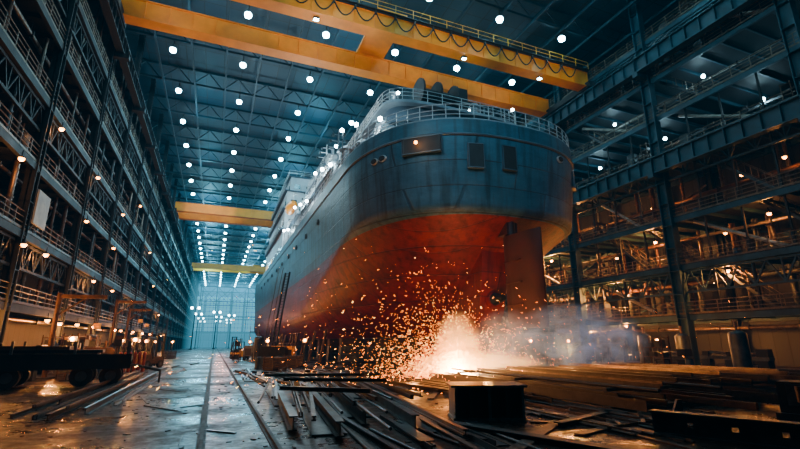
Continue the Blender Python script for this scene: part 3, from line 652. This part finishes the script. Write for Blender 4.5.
# keel blocks + shores
kb=MB()
for q in range(3): kb.box(-1.0+.05*q,1.0-.05*q,-.6,.6,q*.85,q*.85+.83,'wood' if q==2 else 'steel_mid')
kb.box(-1,1,-.6,.6,2.54,2.59,'wood'); kbm=kb.mesh('keel_block')
for y in [32,36.5]+[41+i*5 for i in range(22)]:
    ob('keel_block',kbm,(CX,y,0),label='stacked steel and timber keel block under the hull',cat='keel block',group='keel blocks')
for y in [52+i*6 for i in range(16)]:
    for s in(-1,1): ob('keel_block',kbm,(CX+s*4.6,y,0),label='stacked bilge block under the hull',cat='keel block',group='bilge blocks')
for i in range(15):
    y=45+i*5.5
    sh=MB().tube((CX-9.4,y,0),(CX-8.8,y,3.3),.16,'rust',8).box(CX-9.9,CX-8.9,y-.4,y+.4,0,.08,'steel_dark')
    ob('shore_post',sh,label='leaning steel shoring post propping the hull',cat='shore post',group='shoring posts')
ld=MB()
for s in(-.6,.6): ld.bar((0,s,0),(1.5,s,11.5),.16,.22,'steel_dark')
for i in range(30): ld.bar((1.5*i/30,-.6,11.5*i/30+.2),(1.5*i/30,.6,11.5*i/30+.2),.1,.06,'steel_dark')
for s in(-.6,.6): ld.bar((-1.0,s,1),(.5,s,12.0),.06,.06,'rail')
ob('ladder',ld,(CX-12.0,62,0),(0,0,.35),label='long dark steel ladder leaning against the hull side',cat='ladder')
def scaffold(x,y,rz,levels=2,L=3.0,W=1.3):
    m=MB()
    H=levels*2
    for a in(0,L):
        for b in(0,W): m.tube((a,b,0),(a,b,H+1),.045,'rail',6)
    for q in range(levels+1):
        z=q*2 if q else .3
        for b in(0,W): m.tube((0,b,z),(L,b,z),.04,'rail',5)
        for a in(0,L): m.tube((a,0,z),(a,W,z),.04,'rail',5)
        if q: m.box(0,L,0.05,W-.05,z+.02,z+.07,'wood'); m.tube((0,0,z+1),(L,0,z+1),.04,'rail',5); m.tube((0,0,z-2+.2),(L,0,z),.035,'rail',5)
    ob('scaffold',m,(x,y,0),(0,0,rz),label='tubular steel scaffold with plank decks beside the hull',cat='scaffold',group='scaffolds')
scaffold(26,30,.2,2); scaffold(7.0,84,1.5,2); scaffold(31.5,30,.3,2); scaffold(34,37,1.2,3); scaffold(7.6,47,1.5,1)

# ---------------------------------------------------------------- floor rails and steel stock
for x in(-.05,1.35):
    ob('floor_rail',MB().box(x-.09,x+.09,4,200,0,.03,'railbed').box(x-.02,x+.02,4,200,.03,.07,'railbed').box(x-.035,x+.035,4,200,.07,.10,'railbed'),label='worn dark steel rail set along the floor',cat='rail track',group='floor rails')
_c={}
def stock(kind,L,a,b,mat):
    key=(kind,round(L,1),a,b,mat)
    if key in _c: return _c[key]
    m=MB()
    if kind=='I': m.ibeam(L,a,b,.03,mat,-L/2)
    elif kind=='U': m.box(-b/2,-b/2+.03,-L/2,L/2,0,a,mat).box(b/2-.03,b/2,-L/2,L/2,0,a,mat).box(-b/2,b/2,-L/2,L/2,0,.03,mat)
    elif kind=='P': m.tube((0,-L/2,a*.3),(0,L/2,a*.3),a*.3,mat,12)
    elif kind=='F': m.box(-b/2,b/2,-L/2,L/2,0,a,mat)
    elif kind=='L': m.box(-b/2,b/2,-L/2,L/2,0,.025,mat).box(-b/2,-b/2+.025,-L/2,L/2,.025,a,mat)
    _c[key]=m.mesh('steel_stock'); return _c[key]
NM={'I':('steel_beam','rusty I-section steel beam lying on the floor','steel beam'),'U':('steel_channel','rusty U-channel steel section lying on the floor','steel channel'),'P':('steel_pipe','thin steel pipe lying on the floor','steel pipe'),'F':('steel_plate','flat rusty steel plate strip','steel plate'),'L':('angle_iron','long angle iron lying on the floor','angle iron')}
def put(kind,L,a,b,mat,x,y,z=0,rz=0,grp=None):
    nm,lb,ct=NM[kind]
    return ob(nm,stock(kind,L,a,b,mat),(x,y,z),(0,0,rz),label=lb,cat=ct,group=grp or nm.replace('_',' ')+'s on the hall floor')
mats=['rust','bar','bar','bar','rust','steel_dark','raw']
for i in range(7):
    put(random.choice('IULP'),round(U(16,26)),(.18 if i%2 else .12),.12,random.choice(mats),-5.0+i*.36,U(22,30),0,U(-.005,.005),'long steel profiles beside the rail')
for i in range(2): put(random.choice('IUP'),round(U(12,18)),.1,.1,random.choice(mats),-4.6+i*.9,U(21,27),.185,U(-.01,.01),'long steel profiles beside the rail')
for i in range(12): put(random.choice('IFLP'),round(U(3,7)),.12,.2,random.choice(mats),U(-6.5,-1.2),U(34,54),0,U(-.4,.4))
slp=MB().box(-8,8,-.15,.15,0,.16,'wood').mesh('timber_sleeper')
for y in(11,15,19,23): ob('timber_sleeper',slp,(19.2,y,0),label='long timber sleeper carrying steel stock',cat='sleeper',group='timber sleepers')
x=11.4
while x<27.2:
    put(random.choice('IIUL'),round(U(10,16)),random.choice((.2,.3)),.13,random.choice(('bar','bar','steel_dark','rust')),x,U(15.5,18.5),.16,U(-.006,.006),'stacked steel beams on sleepers'); x+=U(.42,.7)
for y in(12,17,22): ob('timber_sleeper',slp,(19.4,y,.465),label='long timber sleeper carrying steel stock',cat='sleeper',group='timber sleepers',sc=(.9,.5,.6))
x=12.6
while x<26.2:
    put(random.choice('IILPP'),round(U(9,13)),.2,.1,random.choice(('bar','bar','steel_dark','raw')),x,U(16,17.6),.565,U(-.01,.01),'stacked steel beams on sleepers'); x+=U(.6,1.1)
x=14
while x<25:
    put(random.choice('IUP'),round(U(6,11)),.14,.12,random.choice(('bar','steel_dark','raw')),x,U(15,17.5),.77,U(-.06,.06),'stacked steel beams on sleepers'); x+=U(1.4,2.6)
for i in range(8): put('I',9,.2,.12,'bar',8.7+i*.42,U(17.5,19.5),0,.12+U(-.01,.01),'beams beside the cutting work')
for x,y,L,b,rz in((2.7,18.4,5,1.1,-.05),(4.2,15.2,5,.9,-.12),(2.8,12.6,4,.8,-.1),(5.6,19.5,5,1.0,-.12),(5.3,11.4,3,.8,-.15),(4.4,22.5,4,1.1,.05)):
    put('F',L,.05,b,random.choice(('rust','bar','steel_dark')),x,y,0,rz,'wide plates in the middle pile')
for x,y,L,rz in((2.2,15.2,8,-.08),(3.2,14.6,9,-.11),(4.3,15.8,9,-.14),(5.3,14.8,9,-.16),(6.2,18.0,7,-.14),(3.7,20.0,6,-.02)):
    put('I',L,.32,.2,random.choice(('rust','bar','bar')),x,y,.055,rz,'heavy girders in the middle pile')
x=1.9
while x<6.4:
    k_=random.choice('IULPP'); put(k_,round(U(6,11)),.12,.1,random.choice(mats),x,U(12.5,19),.38,-.12+U(-.03,.03),'scattered bars on the middle pile'); x+=U(.3,.5)
x=2.1
while x<6.2:
    k_=random.choice('IUL'); put(k_,round(U(5,9)),.1,.09,random.choice(mats),x,U(13,20),.505,-.1+U(-.08,.08),'scattered bars on the middle pile'); x+=U(.6,1.0)
for x,y,r,L in((3.2,14,.9,3),(4.4,17.5,1.1,4),(4.6,20.5,1.3,5)):
    put('I',L,.12,.1,random.choice(mats),x,y,.61,r,'short beams lying across the pile')
for i in range(120):
    k_=random.choice('IFLPU'); put(k_,round(U(1.5,7)),.04 if k_=='F' else .14,random.choice((.1,.1,.3)),random.choice(mats),U(1.8,12),U(20.5,40),0,random.choice((U(-.12,.12),U(-.12,.12),U(-.2,.2),U(-1.3,1.3))))
for i in range(70):
    k_=random.choice('FLPIP'); put(k_,round(U(2,6)),.04 if k_=='F' else .12,random.choice((.08,.1,.25)),random.choice(mats),U(8.9,11.6),U(8.5,19),0,random.choice((U(-.15,.05),U(-.15,.05),U(-.15,.05),U(-1.5,1.5))))
for i in range(18):
    k_=random.choice('FLPIP'); put(k_,round(U(2,5)),.04 if k_=='F' else .12,random.choice((.08,.12,.3)),random.choice(mats),U(3.0,6.8),U(8.4,10.4),0,random.choice((U(-.2,.05),U(-.2,.05),U(-1.5,1.5))))
for i in range(14):
    put(random.choice('LP'),round(U(.6,2)),.03,.08,random.choice(mats),U(-5,2),U(10,24),0,U(-1.5,1.5))
for i in range(34):
    k_=random.choice('IFLPU'); put(k_,round(U(2,7)),.06 if k_=='F' else .2,.25,random.choice(mats),U(26,38),U(18,36),0,U(-.5,.5))
scr=MB()
for i in range(1100):
    x,y=U(-6,16),U(8,34); s=U(.015,.055); scr.cbox((x,y,s*.25),(s*U(1,4),s,s*.5),random.choice(('rust','bar','steel_dark')),U(0,3))
ob('scrap_debris',scr,label='small scrap metal offcuts littering the floor',cat='scrap',kind='stuff')
bx=MB(); bx.box(-1,1,-.6,.6,0,.06,'raw').box(-1.05,1.05,-.65,.65,.84,.9,'raw').box(-.95,-.88,-.6,.6,.06,.84,'raw').box(.88,.95,-.6,.6,.06,.84,'raw').box(-.04,.04,-.6,.6,.06,.84,'raw').box(-.88,.88,.1,.15,.06,.84,'rust')
for x in(-.5,.5): bx.box(x-.03,x+.03,-.5,.1,.06,.84,'rust')
ob('box_section',bx,(7.3,11.6,0),(0,0,-.35),label='short fabricated rusty steel box section with open front',cat='box section')
cb=MB(); L=4.8
cb.box(-.16,.16,0,L,0,.04,'steel_mid').box(-.16,.16,0,L,.46,.5,'steel_mid')
cb.box(-.02,.02,0,L,.04,.20,'steel_mid').box(-.02,.02,0,L,.30,.46,'steel_mid')
for i in range(6): cb.box(-.02,.02,i*.82,min(L,i*.82+.70),.20,.30,'steel_mid')
ob('perforated_beam',cb,(9.7,8.2,0),(0,0,-2.72),label='grey steel beam with small openings along its web',cat='steel beam')
ob('steel_bracket',MB().prof([(0,0),(.4,0),(.12,.6),(0,.6)],-.04,.04,'rust').box(-.3,.3,-.1,.5,0,.05,'rust'),(11.4,8.7,0),(0,0,1.2),label='small upright triangular steel bracket',cat='bracket')
mc=MB().box(-.6,.6,-.8,.8,0,.2,'steel_dark').box(-.5,.5,-.7,.7,.2,1.0,'steel_dark').tube((0,-.4,1.0),(0,-.4,1.3),.1,'steel_mid',10).tube((-.55,.2,.9),(-.55,.2,.5),.1,'rust',8).box(-.53,-.5,-.5,.5,.4,.95,'steel_mid')
ob('welding_generator',mc,(15.1,7.6,0),(0,0,.3),label='dark steel welding generator standing by the steel stock',cat='generator')

# ---------------------------------------------------------------- vehicles & machines
def wheel(m,x,y,z,r,w,ax='x'):
    d=(w/2,0,0) if ax=='x' else (0,w/2,0)
    return m.tube((x-d[0],y-d[1],z),(x+d[0],y+d[1],z),r,'rubber',18).tube((x-d[0]*1.05,y-d[1]*1.05,z),(x+d[0]*1.05,y+d[1]*1.05,z),r*.5,'steel_mid',12)
tr=ob('flatbed_trailer',None,(-7.5,27.6,0),(0,0,.12),label='dark steel flatbed trailer with stakes and rubber tyres',cat='trailer')
ob('bed',MB().box(-3.6,3.6,-1.3,1.3,1.15,1.35,'steel_dark').bar((-3.6,-.6,1.0),(3.6,-.6,1.0),.15,.3,'steel_dark').bar((-3.6,.6,1.0),(3.6,.6,1.0),.15,.3,'steel_dark').box(-3.6,3.6,-1.36,-1.3,.8,1.5,'steel_dark'),parent=tr)
for x in(-2.4,-1.2,1.6,2.8):
    for y in(-1.05,1.05): ob('wheel',wheel(MB(),0,0,0,.48,.35,'y'),(x,y,.48),parent=tr)
for x in(-3.4,-1.2,1.2,3.4):
    for y in(-1.25,1.25): ob('stake',MB().box(x-.05,x+.05,y-.05,y+.05,1.35,2.1,'steel_mid'),parent=tr)
ob('drawbar',MB().bar((3.6,0,.95),(5.0,0,.6),.12,.12,'steel_mid').tube((5.0,0,.0),(5.0,0,.65),.05,'steel_mid',6),parent=tr)
ob('steel_block',MB().box(-2.6,2.4,-.9,.9,0,.2,'rust').box(-2.2,2.6,-.8,.8,.2,.34,'steel_dark').box(-1.6,1.2,-.7,.7,.34,.52,'rust').box(-.1,.1,-.8,.8,.52,.58,'raw'),(-7.8,27.57,1.36),(0,0,.12),label='stacked steel plates loaded on the trailer',cat='steel plates')
def forklift(x,y,rz,mat='yellow'):
    r=ob('forklift',None,(x,y,0),(0,0,rz),label=('yellow' if mat=='yellow' else 'rusty brown')+' forklift truck with mast and overhead guard',cat='forklift')
    ob('body',MB().prof([(-1.3,.35),(1.0,.35),(1.0,.85),(.5,.9),(.4,.7),(-.3,.7),(-.5,1.15),(-1.3,1.1)],-.55,.55,mat),parent=r)
    ob('overhead_guard',MB().bar((-.5,-.6,1.1),(-.5,-.4,2.2),.07,.07,'black').bar((.5,-.6,1.1),(.5,-.4,2.2),.07,.07,'black').bar((-.5,.9,.8),(-.5,.6,2.2),.07,.07,'black').bar((.5,.9,.8),(.5,.6,2.2),.07,.07,'black').box(-.55,.55,-.45,.65,2.18,2.25,'black'),parent=r)
    ob('mast',MB().box(-.4,-.3,1.05,1.17,.1,2.9,'steel_dark').box(.3,.4,1.05,1.17,.1,2.9,'steel_dark').box(-.4,.4,1.05,1.15,2.8,2.9,'steel_dark').box(-.45,.45,1.17,1.22,.3,.9,'steel_dark'),parent=r)
    for sx in(-.25,.25): ob('fork',MB().box(sx-.06,sx+.06,1.2,2.3,.15,.2,'steel_mid'),parent=r)
    for sx in(-.5,.5):
        for yy in(-.8,.7): ob('wheel',wheel(MB(),0,0,0,.32,.22),(sx,yy,.32),parent=r)
    ob('seat',MB().box(-.25,.25,-.35,.15,.7,.9,'black').box(-.25,.25,-.4,-.3,.9,1.4,'black'),parent=r)
forklift(-5.0,45,-.6,'rust'); forklift(6.2,55,1.4); forklift(-7.6,60,.3); forklift(3.2,66,.6)
def gset(x,y,rz,mat,lab):
    r=ob('compressor',None,(x,y,0),(0,0,rz),label=lab,cat='compressor')
    ob('housing',MB().box(-1.2,1.2,-.6,.6,.45,1.6,mat).box(-1.1,1.1,-.5,.5,1.6,1.75,mat).box(-1.21,-1.2,-.4,.4,.6,1.4,'black').box(-.8,-.1,-.62,-.6,.7,1.4,'black').box(.1,.8,-.62,-.6,.7,1.4,'black'),parent=r)
    ob('exhaust',MB().tube((.7,0,1.75),(.7,0,2.2),.07,'rust',8),parent=r)
    for sx in(-.8,.8):
        for sy in(-.55,.55): ob('wheel',wheel(MB(),0,0,0,.3,.18,'y'),(sx,sy,.3),parent=r)
gset(6.8,50,.2,'yellow','yellow wheeled compressor with black grilles'); gset(4.5,62,1.2,'steel_mid','grey wheeled air compressor unit'); gset(-7.5,36.5,.3,'rust','rusty brown wheeled compressor unit'); gset(5.2,44,-.4,'steel_dark','dark wheeled air compressor unit'); gset(32,33,.2,'drumblue','blue wheeled air compressor unit')
for gx in(-11.0,-9.4):
    y=30.5
    while y<78:
        cl=min(abs(y-(12+LL*q)) for q in range(8))
        if not(gx<-10 and cl<1.2) and not(-10<gx<-9 and any(abs(y-q)<1.8 for q in(33.2,49.2,61))): clutter(gx+U(-.1,.1),y,0,U(-.1,.1),(0,2,4,5,5,6,6,7,7,3),'hall floor')
        y+=U(3.1,4.0)
for x,y in((-7.9,33.4),(-6.9,41.5),(-8,47),(-7.2,51.3),(-8.2,55.2),(-7.9,64),(-7.6,68),(34,26),(37,31),(36.5,22),(5,57.5),(38,24.8),(38,28),(35,31.4),(30.5,36),(33,20.3),(28.5,34.2),(36.4,35.6),(31.4,25.4),(6.6,68),(2.6,57)):
    clutter(x,y,0,U(-.25,.25),(0,4,5,6,7,3),'hall floor')
def floor_item(me,nm,lab,cat,x,y,rz=0,z=0): return ob(nm,me,(x,y,z),(0,0,rz),label=lab,cat=cat,group=nm.replace('_',' ')+'s on the hall floor')
for x,y in((-6.3,33.2),(-5.8,34),(6.3,46),(6.9,46.7),(-6,51),(30,29),(30.8,29.2),(33,24),(28,31),(3.6,40),(8,58),(7.3,58.4)): floor_item(drm,'oil_drum','ribbed blue steel oil drum on the floor','drum',x,y)
for x,y in((-6.5,56),(4.6,37.5),(6.6,41),(-5.5,70),(3.5,75),(7.6,63)): floor_item(crt,'wooden_crate','slatted wooden crate on the floor','crate',x,y,U(0,1))
gb=MB().tube((0,0,0),(0,0,1.3),.12,'red',12).sph((0,0,1.3),.12,'red',12,6).tube((0,0,1.38),(0,0,1.55),.04,'steel_mid',6).mesh('gas_cylinder')
for i in range(6): floor_item(gb,'gas_cylinder','red gas cylinder standing upright','gas cylinder',-6.2+.3*i,38.9+.05*i)
for x,y,h in((-9.0,33.2,5),(-8.8,49.2,6),(-9.5,61,6)):
    j=MB().tube((0,0,0),(0,0,h),.14,'rust',10).bar((0,0,h-.2),(2.6,0,h-.2),.16,.22,'rust').bar((0,0,h-1.4),(1.4,0,h-.3),.08,.08,'rust').tube((2.3,0,h-.3),(2.3,0,h-1.8),.03,'black',5).box(-.4,.4,-.4,.4,0,.1,'steel_dark').box(2.15,2.45,-.15,.15,h-2.1,h-1.8,'yellow')
    ob('jib_crane',j,(x,y,0),(0,0,U(-.5,.3)),label='small pillar jib crane with hanging hook block',cat='jib crane',group='jib cranes')
fl=MB().tube((0,0,0),(0,0,2.2),.04,'steel_dark',6).box(-.25,.25,-.25,.25,0,.05,'steel_dark').box(-.22,.22,-.06,.06,2.1,2.4,'steel_dark').mesh('tripod_lamp'); flb=MB().sph((0,-.1,2.25),.13,'warm',8,5).mesh('lamp_bulb')
for x,y,p in((-7.4,31,600),(-7,43.6,900),(-6.4,48,0),(-6.9,57.5,1000),(-6.6,63,0),(3,70,0),(5.4,60,700),(-6,80,900),(35.5,28.6,500),(33,36.6,1000),(37,33.4,700),(5,72,600),(-5.0,36,450),(5,48,800),(29.5,38,900),(7,38.5,300)):  # the lamp nearest the yellow compressor is added to light it
    o=ob('floor_lamp',fl,(x,y,0),label='small orange work lamp on a stand',cat='work lamp',group='standing work lamps'); ob('lamp_bulb',flb,parent=o)
    if p: light('POINT',(x,y-.35,2.3),p,(1,.36,.07),.12)
for y,p in((60,700),(84,1200),(110,1600)): light('POINT',(1.5,y,5),p,(1,.38,.26),.4)  # added warm fill along the red hull side, no lamp bodies

# ---------------------------------------------------------------- sparks, hot spot, smoke
SX,SY=13.2,23.6
sp=MB()
for i in range(14000):
    az=U(0,2*math.pi); sp_=abs(random.gauss(3.8,3.5))+.8; el=math.radians(U(8,85))
    vx=math.cos(el)*sp_*math.cos(az)*1.15-1.5; vy=math.cos(el)*sp_*math.sin(az)*.6+.2; vz=math.sin(el)*sp_
    tm_=U(.02,1.0)*(2*vz/9.8+.1)
    px=SX+vx*tm_;py=SY+vy*tm_;pz=.5+vz*tm_-4.9*tm_*tm_
    if pz<.03: pz=.04
    if py>27.5 and abs(px-CX)<2: continue
    if pz>7.5 or py<17: continue
    v=Vector((vx,vy,vz-9.8*tm_)); v=v.normalized() if v.length>.1 else Vector((0,0,1))
    L=random.choice((.015,.02,.03,.05,.12)); w=U(.0035,.0075)
    d=math.hypot(px-SX,pz-.5)
    p=Vector((px,py,pz)); sp.bar(p-v*L/2,p+v*L/2,w,w,'sparkhot' if d<1.2 or R()<.12 else 'spark')
for i in range(2600):
    a=U(0,6.283); r=abs(random.gauss(0,3.4)); p=Vector((SX-.4+r*math.cos(a),SY+r*.8*math.sin(a),.04)); sp.bar(p,p+Vector((U(-.08,.08),U(-.08,.08),.01)),.011,.011,'spark')
ob('sparks',sp,label='fountain of glowing orange welding sparks over the steel',cat='sparks',kind='stuff')
ob('molten_cut',MB().sph((0,0,.18),.42,'hot',10,6,(1.6,1,.6)).cbox((.8,0,.05),(3.8,.14,.10),'hot').cbox((.9,-1.2,.05),(.08,3.0,.05),'sparkhot',.3),(SX,SY,.22),label='white-hot glowing cut in the steel',cat='molten metal')
light('POINT',(SX,SY-.3,.9),1200,(1,.34,.055),.4); light('POINT',(SX+1.2,SY+1.2,1.1),350,(1,.30,.05),.6); light('POINT',(13.0,20.4,1.2),400,(1,.40,.08),.15); light('POINT',(17.8,19.6,1.7),350,(1,.40,.09),.15); light('POINT',(9.4,21.5,.8),400,(1,.38,.08),.15); light('POINT',(24,24,2.0),400,(1,.40,.09),.2)  # spark light first, then added orange fill for sheen on the beams
def smokemat(name,dens,col,em,ecol,thr=.45):
    m=bpy.data.materials.new(name); m.use_nodes=True; nt=m.node_tree; n=nt.nodes; l=nt.links
    n.remove(n['Principled BSDF']); out=n['Material Output']
    pv=n.new('ShaderNodeVolumePrincipled'); pv.inputs['Color'].default_value=(*col,1)
    tc=n.new('ShaderNodeTexCoord')
    nz=n.new('ShaderNodeTexNoise'); nz.inputs['Scale'].default_value=2.6; nz.inputs['Detail'].default_value=6; nz.inputs['Distortion'].default_value=1.1; l.new(tc.outputs['Object'],nz.inputs['Vector'])
    ln_=n.new('ShaderNodeVectorMath'); ln_.operation='LENGTH'; l.new(tc.outputs['Object'],ln_.inputs[0])
    fo=n.new('ShaderNodeMapRange'); fo.inputs['From Min'].default_value=.1; fo.inputs['From Max'].default_value=1; fo.inputs['To Min'].default_value=1; fo.inputs['To Max'].default_value=0; l.new(ln_.outputs['Value'],fo.inputs['Value'])
    sb=n.new('ShaderNodeMapRange'); sb.inputs['From Min'].default_value=thr; sb.inputs['From Max'].default_value=.68; sb.inputs['To Max'].default_value=1; l.new(nz.outputs['Fac'],sb.inputs['Value'])
    mu=n.new('ShaderNodeMath'); mu.operation='MULTIPLY'; l.new(fo.outputs[0],mu.inputs[0]); l.new(sb.outputs[0],mu.inputs[1])
    md=n.new('ShaderNodeMath'); md.operation='MULTIPLY'; md.inputs[1].default_value=dens; l.new(mu.outputs[0],md.inputs[0]); l.new(md.outputs[0],pv.inputs['Density'])
    me_=n.new('ShaderNodeMath'); me_.operation='MULTIPLY'; me_.inputs[1].default_value=em; l.new(mu.outputs[0],me_.inputs[0]); l.new(me_.outputs[0],pv.inputs['Emission Strength'])  # emission adds the lit look to the smoke
    pv.inputs['Emission Color'].default_value=(*ecol,1)
    l.new(pv.outputs[0],out.inputs['Volume']); return m
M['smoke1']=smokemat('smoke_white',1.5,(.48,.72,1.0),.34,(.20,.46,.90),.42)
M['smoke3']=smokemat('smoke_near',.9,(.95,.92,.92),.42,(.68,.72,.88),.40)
M['smoke2']=smokemat('smoke_glow',.25,(1,.75,.5),5.5,(1,.42,.10),.32)  # orange glow of the cut put into the volume's own emission
def smoke(x,y,z,s,mat,lab):
    ob('smoke',MB().sph((0,0,0),1,mat,24,14),(x,y,z),sc=s,label=lab,cat='smoke',kind='stuff')
smoke(20.2,21.2,2.1,(5.4,1.7,2.5),'smoke1','pale blue-grey smoke drifting from the cutting work')
smoke(15.9,22.4,1.9,(2.6,1.3,2.2),'smoke3','warm white smoke beside the glowing cut')
smoke(13.3,23.8,1.6,(1.6,1.3,2.4),'smoke2','smoke rising at the cut with an added orange glow')
smoke(14.2,23.0,.8,(4.6,1.3,.9),'smoke2','low fume with an added orange glow along the steel')
def hazemat(d,c,s):
    m=bpy.data.materials.new('far_haze'); m.use_nodes=True; n=m.node_tree.nodes; l=m.node_tree.links; n.remove(n['Principled BSDF'])
    ab=n.new('ShaderNodeVolumeAbsorption'); ab.inputs['Color'].default_value=(0,0,0,1); ab.inputs['Density'].default_value=d
    em=n.new('ShaderNodeEmission'); em.inputs[0].default_value=(*c,1); em.inputs[1].default_value=d*s  # emission stands in for lamp light scattered in the haze
    ad=n.new('ShaderNodeAddShader'); l.new(ab.outputs[0],ad.inputs[0]); l.new(em.outputs[0],ad.inputs[1]); l.new(ad.outputs[0],n['Material Output'].inputs['Volume']); return m
M['haze']=hazemat(.012,(.11,.54,.78),1.3)
ob('haze',MB().box(-11.2,38,190,YF-1,.05,29,'haze'),label='pale blue haze hanging at the distant hall end',cat='haze',kind='stuff')

# ---------------------------------------------------------------- world haze, its glow put in as emission
w=bpy.data.worlds.new('World'); bpy.context.scene.world=w; w.use_nodes=True
n=w.node_tree.nodes; l=w.node_tree.links
n['Background'].inputs[0].default_value=(.01,.03,.04,1); n['Background'].inputs[1].default_value=.02
ab=n.new('ShaderNodeVolumeAbsorption'); ab.inputs['Color'].default_value=(0,0,0,1); ab.inputs['Density'].default_value=.0025
em=n.new('ShaderNodeEmission'); em.inputs[0].default_value=(.008,.25,.45,1); em.inputs[1].default_value=.0025*.16
ad=n.new('ShaderNodeAddShader'); l.new(ab.outputs[0],ad.inputs[0]); l.new(em.outputs[0],ad.inputs[1]); l.new(ad.outputs[0],n['World Output'].inputs['Volume'])

# ---------------------------------------------------------------- camera
cd=bpy.data.cameras.new('camera'); cam=bpy.data.objects.new('camera',cd); COL.objects.link(cam)
cd.lens=20; cd.sensor_width=36; cd.clip_end=1000; cd.clip_start=.1
cam.location=(0,0,2.0); cam.rotation_euler=(math.radians(105),0,math.radians(-22.03))
bpy.context.scene.camera=cam
